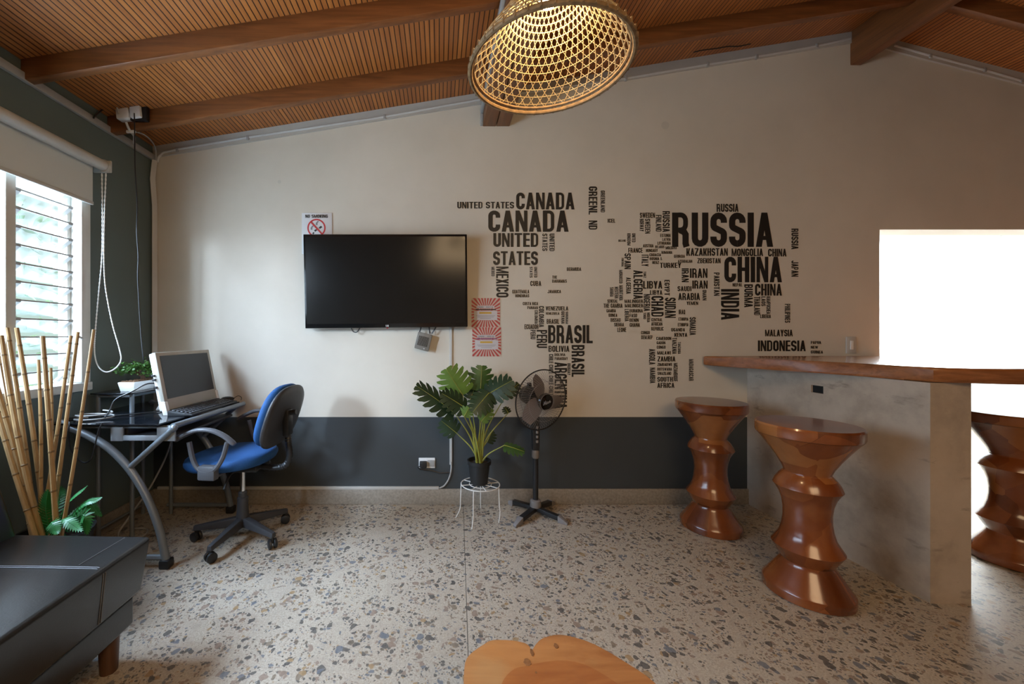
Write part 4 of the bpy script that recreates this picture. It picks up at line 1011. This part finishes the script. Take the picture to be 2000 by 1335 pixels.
# ------------------------------------------------------------------ leather sofa
sf = thing('sofa', (-1.5, .5, 0), 'dark brown leather sofa with a stitched seat in front of the bamboo poles', 'sofa')
Y0, Y1 = -.45, 1.4615
mb = MB(); mb.hexa([(-1.62, Y0, .228), (-1.100, Y0, .228), (-1.098, Y1 - .022, .228), (-1.62, Y1 - .022, .228), (-1.62, Y0, .420), (-1.085, Y0, .418), (-1.078, Y1, .420), (-1.62, Y1, .428)], .016, 4); mb.build('seat_cushion', M['leather'], sf, sharp=60)
MB().box((-1.90, Y0 + .02, .118), (-1.118, Y1 - .035, .222), .010, 3).build('base_frame', M['leather'], sf)
mb = MB(); mb.hexa([(-1.86, Y0, .24), (-1.565, Y0, .40), (-1.565, Y1, .40), (-1.86, Y1, .24), (-1.965, Y0, .84), (-1.725, Y0, .88), (-1.725, Y1, .88), (-1.965, Y1, .84)], .03, 4); mb.build('backrest', M['leather'], sf, sharp=60)
mb = MB(); ys = 1.2555; e = .004
for dy in (-e, e):
    mb.tube([(-1.60, ys + dy, .4265), (-1.25, ys + dy, .4235), (-1.105, ys + dy, .4205), (-1.087, ys + dy, .4165), (-1.0795, ys + dy, .402), (-1.0940, ys + dy, .26), (-1.0962, ys + dy, .240)], .0012, 5)
mb.tube([(-1.166, Y1 - .02, .4216), (-1.176, 1.27, .4222)], .0010, 5)
mb.build('stitching', M['stitch'], sf)
for x, y in ((-1.155, 1.36), (-1.155, -.35), (-1.80, 1.36), (-1.80, -.35)):
    MB().tube([(x, y, 0), (x, y, .122)], [.026, .031], 18).build('leg', M['leg_wood'], sf)

# ------------------------------------------------------------------ bamboo poles and fern in the corner behind the sofa
pc = Vector((-1.655, 1.665, 0))
pt = thing('fern_planter', pc, 'bright green fern in a dark floor planter behind the sofa', 'plant')
mb = MB(); mb.lathe([(.09, 0), (.10, .01), (.135, .30), (.142, .31), (.142, .33), (.128, .33), (.124, .29)], 32, pc, cap=False); mb.lathe([(.0005, .002), (.09, .002)], 32, pc, cap=False); mb.build('planter', M['pot'], pt)
MB().lathe([(.0005, .295), (.06, .298), (.126, .29)], 24, pc, cap=False).build('soil', M['soil'], pt)
def frond(base, mid, tip, width, nrm):
    mb = MB(); P = spline([base, mid, tip], 10); n = len(P)
    mb.tube(P, [.003 * (1 - .7 * i / n) for i in range(n)], 5)
    for i in range(3, n):
        t = (P[min(i + 1, n - 1)] - P[i - 1]).normalized(); s_ = t.cross(nrm).normalized()
        f = i / n; wd = width * math.sin(PI * min(1, f * .92 + .10)) ** .7
        for sg_ in (-1, 1):
            for q_ in (0,):
                p = P[i].lerp(P[i - 1], q_); d = (s_ * sg_ + t * .45).normalized()
                e = p + d * wd - nrm * wd * .12; hw = t * .0052
                mb.poly([p - hw, p.lerp(e, .6) - hw * 1.1, e + t * .006, p.lerp(e, .6) + hw * 1.1, p + hw])
    return mb.build('frond', M['fern'], pt, smooth=False)
B3 = pc + Vector((0, 0, .29))
G = lambda px, py, y: ptc(px, py, y)
for mid, tip, wd, nv in (((90, 1000, 1.62), (93, 958, 1.60), .038, (.2, -1, .1)), ((130, 985, 1.65), (168, 950, 1.68), .030, (-.3, -.4, 1)), ((155, 990, 1.65), (196, 972, 1.68), .028, (.1, -.4, 1)),
                         ((165, 985, 1.66), (197, 1006, 1.70), .030, (.4, -.5, 1)), ((120, 1015, 1.58), (158, 1035, 1.56), .032, (0, -.6, 1)), ((160, 1005, 1.60), (170, 1040, 1.59), .034, (.3, -1, .5)),
                         ((75, 1010, 1.66), (50, 1000, 1.70), .028, (-.3, -.5, 1)), ((150, 1000, 1.75), (185, 985, 1.82), .028, (.3, -.2, 1)), ((115, 980, 1.78), (120, 950, 1.88), .030, (0, -.3, 1)), ((100, 1020, 1.56), (112, 1040, 1.53), .030, (0, -.8, 1))):
    frond(B3, G(*mid), G(*tip), wd, Vector(nv).normalized())
poles = [((80, 1034, 1.62), (2, 655, 1.66), .0115), ((72, 1034, 1.66), (-22, 655, 1.72), .012), ((68, 1036, 1.60), (-35, 690, 1.66), .011), ((64, 1036, 1.70), (-40, 640, 1.76), .0105), ((60, 1037, 1.63), (-50, 690, 1.68), .012),
         ((86, 1034, 1.74), (22, 640, 1.80), .011), ((77, 1010, 1.68), (75, 702, 1.70), .0075), ((106, 1036, 1.58), (83, 656, 1.62), .0105), ((92, 1020, 1.72), (99, 718, 1.76), .0075), ((82, 1025, 1.70), (138, 655, 1.76), .0085),
         ((101, 1030, 1.66), (152, 648, 1.72), .0085), ((110, 1034, 1.55), (183, 643, 1.60), .0075)]
names = ['tallest thick bamboo pole leaning over the window sill', 'thick bamboo pole behind the leaning tall one', 'thick bamboo pole low in the leaning fan by the sofa back', 'slanting bamboo pole at the back of the leaning fan', 'outermost thick bamboo pole leaning hardest towards the window wall',
         'bamboo pole crossing the white window mullion', 'short thin upright bamboo pole with a cut top', 'bent dark-topped bamboo pole standing before the window panes', 'shortest thin bamboo pole behind the bent one', 'thin bamboo pole leaning across the middle of the louvres',
         'thin bamboo pole ending beside the window crank', 'thin pale bamboo pole leaning furthest towards the desk']
for (b, t, r), nm in zip(poles, names):
    p0, p1 = ptc(*b), ptc(*t)
    d = (p1 - p0); k = (p0.z - .293) / d.z; p0 = p0 - d * k
    p0 = Vector((pc.x + max(-.105, min(.105, p0.x - pc.x)), pc.y + max(-.08, min(.08, p0.y - pc.y)), .293))
    p1.x = max(p1.x, -1.955)
    o = thing('bamboo_pole', p0, nm, 'bamboo pole', 'bamboo poles in the corner')
    bow = Vector((random.uniform(-.012, .012), random.uniform(-.01, .01), 0)); n = 24
    P = [p0.lerp(p1, i / n) + bow * math.sin(PI * i / n) for i in range(n + 1)]
    cane = MB().tube(P, [r * (1 - .22 * i / n) for i in range(n + 1)], 9).build('cane', M['bamboo'], o)
    tt_ = random.uniform(.1, .2)
    while tt_ < .97:
        p = p0.lerp(p1, tt_) + bow * math.sin(PI * tt_); dn = (p1 - p0).normalized(); rr_ = r * (1 - .22 * tt_)
        MB().tube([p - dn * .004, p, p + dn * .004], [rr_ * 1.02, rr_ * 1.16, rr_ * 1.02], 9).build('joint', M['node'], cane); tt_ += random.uniform(.13, .2)

# ------------------------------------------------------------------ plant stand and potted plant
sc_ = Vector((.262, 2.483, 0)); zs = .224
psn = thing('plant_stand', sc_, 'thin white wire stool carrying the potted plant', 'plant stand')
mb = MB()
mb.tube([sc_ + Vector((.122 * math.cos(2 * PI * j / 40), .122 * math.sin(2 * PI * j / 40), zs)) for j in range(40)], .0035, 7, closed=True)
mb.tube([sc_ + Vector((.07 * math.cos(2 * PI * j / 30), .07 * math.sin(2 * PI * j / 30), zs)) for j in range(30)], .0026, 6, closed=True)
for k in range(4):
    a = k * PI / 4 + .2; d = Vector((math.cos(a), math.sin(a), 0)) * .122; mb.tube([sc_ - d + Vector((0, 0, zs)), sc_ + d + Vector((0, 0, zs))], .0026, 6)
mb.build('wire_top', M['wire_white'], psn)
for px, py in ((921.5, 1034), (938.8, 993), (890.3, 1011), (974, 1021)):
    f = flo(px, py); d = (f - sc_); d.z = 0; d.normalize()
    mb = MB(); mb.tube(spline([sc_ + d * .122 + Vector((0, 0, zs)), sc_ + d * .126 + Vector((0, 0, .12)), sc_ + d * .130 + Vector((0, 0, .06)), Vector((f.x, f.y, .002))], 6), .0034, 7); mb.build('leg', M['wire_white'], psn)
pb = Vector((sc_.x - .008, sc_.y, zs + .0035))
pm = thing('potted_monstera', pb, 'split-leaf monstera in a black plastic pot on the wire stool', 'plant')
mb = MB(); mb.lathe([(.048, 0), (.054, .004), (.068, .125), (.076, .128), (.076, .150), (.068, .150), (.064, .130)], 32, pb, cap=False); mb.lathe([(.0005, .001), (.048, .001)], 32, pb, cap=False); mb.build('pot', M['pot'], pm)
MB().lathe([(.0005, .132), (.066, .130)], 24, pb, cap=False).build('soil', M['soil'], pm)
def monstera(base, tip, nrm, width, m, lobes=6, droop=.10):
    """split leaf: lobes either side of a midrib"""
    base, tip = Vector(base), Vector(tip); d = tip - base; Ln = d.length; d.normalize()
    nrm = Vector(nrm); nrm = (nrm - d * nrm.dot(d)).normalized(); s_ = d.cross(nrm)
    mb = MB()
    def P(u, v):
        """u along 0..1, v across -1..1 (units of width)"""
        return base + d * (u * Ln) + s_ * (v * width) - nrm * (droop * Ln * u * u + .22 * width * abs(v) ** 1.5) 
    hw = lambda u: 1.12 * math.sin(PI * min(1, max(0, u * .76 + .22))) ** .7 + .04
    for sg_ in (-1, 1):
        for k in range(lobes):
            u0, u1 = k / lobes, (k + 1) / lobes
            rows = 8; prev = None
            for j in range(rows + 1):
                v = j / rows; sweep = .20 * v ** 1.4 - .20 * v * (1 - k / lobes) ** 2
                cut = max(0, v - .42) / .58; gap = (.30 * cut ** .7 if k else .30 * cut ** .7) / lobes * .5
                sw0 = .20 * v ** 1.4 - .20 * v * (1 - u0) ** 2; sw1 = .20 * v ** 1.4 - .20 * v * (1 - u1) ** 2
                a, b = u0 + gap + sw0, u1 - gap + sw1
                if j == rows: md = (a + b) / 2; a, b = md - (b - a) * .22, md + (b - a) * .30
                elif j == rows - 1: md = (a + b) / 2; a, b = md - (b - a) * .40, md + (b - a) * .44
                ww0, ww1 = v * hw(u0 + .02), v * hw(min(1, u1))
                if j >= rows - 1: ww0 = ww1 = (ww0 + ww1) / 2
                cur = (P(min(a, 1.03), sg_ * max(ww0, .012)), P(min(b, 1.03), sg_ * max(ww1, .012)))
                if prev: mb.poly([prev[0], prev[1], cur[1], cur[0]])
                prev = cur
    mb.poly([P(.86, -.30), P(1.0, 0), P(.86, .30), P(.80, 0)])
    mb.tube([P(u / 8, 0) + nrm * .001 for u in range(9)], [.0028 - .00025 * u for u in range(9)], 5, mi=1)
    return mb, base
Zp = lambda zx, zy, y: ptc(800 + .2696 * zx, 690 + .2696 * zy, y)
leaves = [((325, 430, 2.42), (70, 225, 2.36), (.3, -.75, .6), .075, 'leaf_dark', 7), ((385, 300, 2.46), (268, 120, 2.42), (-.15, -1, .15), .095, 'leaf_light', 6), ((512, 268, 2.50), (527, 92, 2.50), (.1, -1, .2), .078, 'leaf', 5),
          ((560, 300, 2.44), (735, 190, 2.40), (-.3, -.85, .5), .080, 'leaf_dark', 6), ((575, 285, 2.42), (462, 415, 2.34), (.1, -.8, .6), .070, 'leaf_dark', 6), ((405, 395, 2.40), (245, 285, 2.36), (.0, -.8, .6), .070, 'leaf_dark', 6),
          ((520, 490, 2.42), (595, 405, 2.40), (.2, -1, .2), .040, 'leaf_light', 4), ((340, 575, 2.52), (232, 490, 2.50), (0, -1, .1), .062, 'leaf_dark', 5), ((685, 665, 2.44), (832, 700, 2.40), (0, -.45, .9), .048, 'leaf', 6),
          ((715, 430, 2.52), (690, 385, 2.54), (0, -.6, .7), .028, 'leaf_dark', 4), ((395, 455, 2.38), (430, 395, 2.36), (.1, -1, .3), .040, 'leaf_light', 4), ((440, 330, 2.56), (480, 230, 2.58), (0, -1, .2), .055, 'leaf_dark', 5),
          ((700, 300, 2.54), (790, 215, 2.56), (.1, -.8, .5), .045, 'leaf_dark', 5), ((560, 640, 2.56), (600, 560, 2.58), (0, -1, .2), .045, 'leaf_dark', 5)]
for b, t, nv, wd, m, lb in leaves:
    lo, bb = monstera(Zp(*b), Zp(*t), nv, wd, M[m], lb)
    root = pb + Vector((random.uniform(-.018, .018), random.uniform(-.018, .018), .13))
    mid = root.lerp(bb, .45) + Vector((0, 0, .05)) + (root - bb) * Vector((.12, .12, 0)).length * Vector((1, 1, 0)).normalized().length * .0
    mid = Vector((root.x + (bb.x - root.x) * .36, root.y + (bb.y - root.y) * .36, root.z + (bb.z - root.z) * .52))
    stem = MB().tube(spline([root, mid, bb], 8), [.0065 - .00026 * i for i in range(17)], 7).build('stem', M['stem'], pm)
    lo.build('leaf', [M[m], M['stem']], stem, sharp=60)

# ------------------------------------------------------------------ pedestal fan
fc = flo(1046, 1004)
fn = thing('pedestal_fan', fc, 'black and grey pedestal fan with a round wire cage beside the plant', 'fan')
cross = ((988.7, 981), (1085.8, 981), (1005, 1029), (1110, 1025))
mb = MB()
for px, py in cross:
    caps = MB()
    f = flo(px, py); d = (f - fc); d.z = 0; L2 = min(d.length, .245); d.normalize(); s_ = Vector((-d.y, d.x, 0))
    def seg(m_, r0, r1, h0, h1, w0, w1):
        m_.hexa([fc + d * r0 - s_ * w0 + Vector((0, 0, h0[0])), fc + d * r1 - s_ * w1 + Vector((0, 0, h1[0])), fc + d * r1 + s_ * w1 + Vector((0, 0, h1[0])), fc + d * r0 + s_ * w0 + Vector((0, 0, h0[0])),
                 fc + d * r0 - s_ * w0 + Vector((0, 0, h0[1])), fc + d * r1 - s_ * w1 + Vector((0, 0, h1[1])), fc + d * r1 + s_ * w1 + Vector((0, 0, h1[1])), fc + d * r0 + s_ * w0 + Vector((0, 0, h0[1]))], .003)
    seg(mb, .0, L2 * .74, (.030, .056), (.012, .040), .019, .017)
    seg(caps, L2 * .72, L2, (.0, .044), (.0, .014), .020, .012); caps.build('foot_cap', M['fan_grey'], fn)
mb.build('cross_foot', M['black'], fn)
zf = lambda py: CH - (py - HY) / F * fc.y
MB().lathe([(.034, .050), (.036, .055), (.034, .095), (.026, .10)], 24, fc).build('base_collar', M['fan_grey'], fn)
MB().tube([fc + Vector((0, 0, .09)), fc + Vector((0, 0, zf(885)))], .018, 16).build('pole', M['black'], fn)
mb = MB(); mb.lathe([(.019, zf(894)), (.0235, zf(892)), (.0235, zf(881)), (.020, zf(878))], 20, fc); mb.build('height_collar', M['fan_grey'], fn)
mb = MB(); mb.hexa([fc + Vector((x, y, zf(878))) for x, y in ((-.022, -.022), (.022, -.022), (.022, .022), (-.022, .022))] + [fc + Vector((x, y, zf(812))) for x, y in ((-.026, -.026), (.022, -.026), (.022, .024), (-.026, .024))], .006); cbx = mb.build('control_box', M['black'], fn)
mb = MB()
for k in range(4): mb.box((fc.x - .004, fc.y - .034, zf(862 - 9 * k)), (fc.x + .010, fc.y - .024, zf(857 - 9 * k)), .002)
mb.build('speed_button', M['fan_grey'], cbx)
hub = ptc(1063, 783, fc.y - .06); ax = Vector((.40, -.90, -.10)).normalized()
TF = Matrix.Translation(hub) @ ax.to_track_quat('Z', 'Y').to_matrix().to_4x4()      # local +Z = air direction
mb = MB(); mb.M = TF; mb.lathe([(.020, -.005), (.052, 0), (.055, .010), (.050, .022), (.0005, .028)], 28); hcp = mb.build('hub_cap', M['blackgloss'], fn)
mb = MB()
logo = [[(0, 0), (.5, 1.0), (.6, 0), (.25, .40), (.9, .45)], [(1.0, 1.1), (.95, 0), (1.15, .1)], [(1.25, .55), (1.75, .6), (1.3, .05), (1.8, .1)], [(2.0, .6), (1.95, .05), (2.2, .1)], [(2.35, .35), (2.75, .42), (2.6, .65), (2.35, .3), (2.5, .02), (2.95, .2)]]
lx = TF.inverted().to_3x3() @ Vector((1, 0, .22)); lx.z = 0; lx.normalize(); ly = Vector((-lx.y, lx.x, 0))
if (TF.to_3x3() @ ly).z < 0: ly = -ly
mb.M = TF
for stp in logo: mb.tube([lx * ((x - 1.45) * .020) + ly * ((y - .5) * .022) + Vector((0, 0, .0285 - .10 * ((x - 1.45) * .020) ** 2 / .05)) for x, y in stp], .0010, 5)
mb.build('script_logo', M['logo'], hcp)
mb = MB(); mb.M = TF; mb.lathe([(.0005, -.215), (.035, -.212), (.056, -.195), (.062, -.15), (.062, -.11), (.050, -.085), (.012, -.08), (.010, -.03)], 26); mb.box((-.012, -.012, -.175), (.012, .085, -.15), .004)
mb.build('motor_housing', M['black'], fn)
nk = TF @ Vector((0, 0, -.15)); mb = MB(); mb.tube([nk, Vector((fc.x, fc.y, zf(812))) + Vector((0, 0, .0))], [.030, .024], 12); mb.build('tilt_neck', M['black'], fn)
up_l = TF.inverted().to_3x3() @ Vector((0, 0, 1)); ang0 = math.atan2(up_l.y, up_l.x)
for k in range(3):
    mb = MB(); mb.M = TF; a0 = ang0 + math.radians(8) + k * 2 * PI / 3; rows = []
    for i in range(9):
        f = i / 8; r = .030 + .145 * f; wd = .26 + .20 * math.sin(PI * min(1, f + .15)) if f < 1 else .2
        wd = .020 / max(r, .03) + (.036 * math.sin(PI * min(1, .15 + f * .8))) / r
        row = []
        for j in range(6):
            g_ = j / 5 - .5; a = a0 + g_ * wd * 2 + .25 * f; z = -.030 + g_ * .036
            row.append((Vector((r * math.cos(a), r * math.sin(a), z)), Vector((r * math.cos(a), r * math.sin(a), z - .002))))
        rows.append(row)
    for A2, B2 in zip(rows, rows[1:]):
        for j in range(5):
            mb.poly([A2[j][0], A2[j + 1][0], B2[j + 1][0], B2[j][0]]); mb.poly([A2[j][1], B2[j][1], B2[j + 1][1], A2[j + 1][1]])
    mb.build('blade', M['fan_blade'], fn)
RC = .198
def wires(z_of, n, name, r0):
    mb = MB(); mb.M = TF
    for k in range(n):
        a = 2 * PI * k / n
        mb.tube([Vector(((r0 + (RC - r0) * i / 7) * math.cos(a + .35 * i / 7), (r0 + (RC - r0) * i / 7) * math.sin(a + .35 * i / 7), z_of(i / 7))) for i in range(8)], .0008, 4, cap=False)
    for rr_ in (r0, .13): mb.tube([Vector((rr_ * math.cos(2 * PI * j / 40), rr_ * math.sin(2 * PI * j / 40), z_of((rr_ - r0) / (RC - r0)))) for j in range(40)], .0012, 4, closed=True)
    mb.build(name, M['fan_grey'], fn)
wires(lambda f: .028 - .058 * f ** 2.2, 66, 'front_grille', .053)
wires(lambda f: -.085 + .055 * f ** 2.2, 66, 'rear_grille', .045)
mb = MB(); mb.M = TF; mb.tube([Vector((RC * math.cos(2 * PI * j / 64), RC * math.sin(2 * PI * j / 64), -.030)) for j in range(64)], .0042, 8, closed=True); mb.build('cage_rim', M['black'], fn)

# ------------------------------------------------------------------ live-edge coffee table at the bottom of the view
tz = .40
ct = thing('coffee_table', (.20, .70, 0), 'live-edge wooden slab coffee table with a notched rim', 'table')
opx = [(905, 1345), (907, 1303), (912, 1285), (924, 1272), (946, 1257), (963, 1249), (999, 1250), (1021, 1254), (1031, 1258), (1036.5, 1266), (1039, 1270), (1041.5, 1266), (1047, 1257), (1060, 1246), (1089, 1238.5), (1122, 1244), (1155, 1255), (1188, 1272), (1232, 1299), (1276, 1330)]
out = []
for px, py in opx:
    y = (CH - tz) * F / (py - HY); out.append(((px - CX) / F * y, y))
out += [(.52, .76), (.60, .64), (.63, .52), (.58, .42), (.42, .36), (.22, .36), (.08, .42), (.03, .54), (.035, .70)]
outs = [(p.x, p.y) for p in spline([(x, y, 0) for x, y in out + [out[0]]], 4)][:-1]
mb = MB(); mb.prism(outs, tz - .055, tz, 'z', .009); slt = mb.build('slab_top', M['slab'], ct, sharp=50)
hp = []
for px, py in ((975, 1350), (985, 1325), (1005, 1306), (1030, 1300), (1055, 1294), (1085, 1290), (1115, 1291), (1145, 1299), (1172, 1313), (1205, 1334), (1225, 1352)):
    y = (CH - tz) * F / (py - HY); hp.append(((px - CX) / F * y, y))
hp += [(.44, .62), (.34, .50), (.22, .50), (.13, .62)]
hp = [(p.x, p.y) for p in spline([(x, y, 0) for x, y in hp + [hp[0]]], 4)][:-1]
o = MB().prism(hp, tz - .004, tz + .0007, 'z').build('heartwood', M['heart'], slt, smooth=False); o['label'] = 'darker red-brown heartwood'
for px, py, rx, ry in ((1039, 1274, .004, .011), (1030, 1293, .008, .011), (1086, 1261, .005, .008), (1047, 1313, .0025, .003)):
    y = (CH - tz) * F / (py - HY); x = (px - CX) / F * y
    MB().prism([(x + rx * math.cos(2 * PI * j / 14) * (1 + .2 * math.sin(3 * j)), y + ry * math.sin(2 * PI * j / 14)) for j in range(14)], tz - .003, tz + .0011, 'z').build('knot', M['knot'], slt, smooth=False)
for x, y in ((.16, .84), (.45, .66), (.16, .48)):
    MB().tube([(x, y, 0), (x, y, tz - .05)], [.022, .032], 16).build('leg', M['leg_wood'], ct)
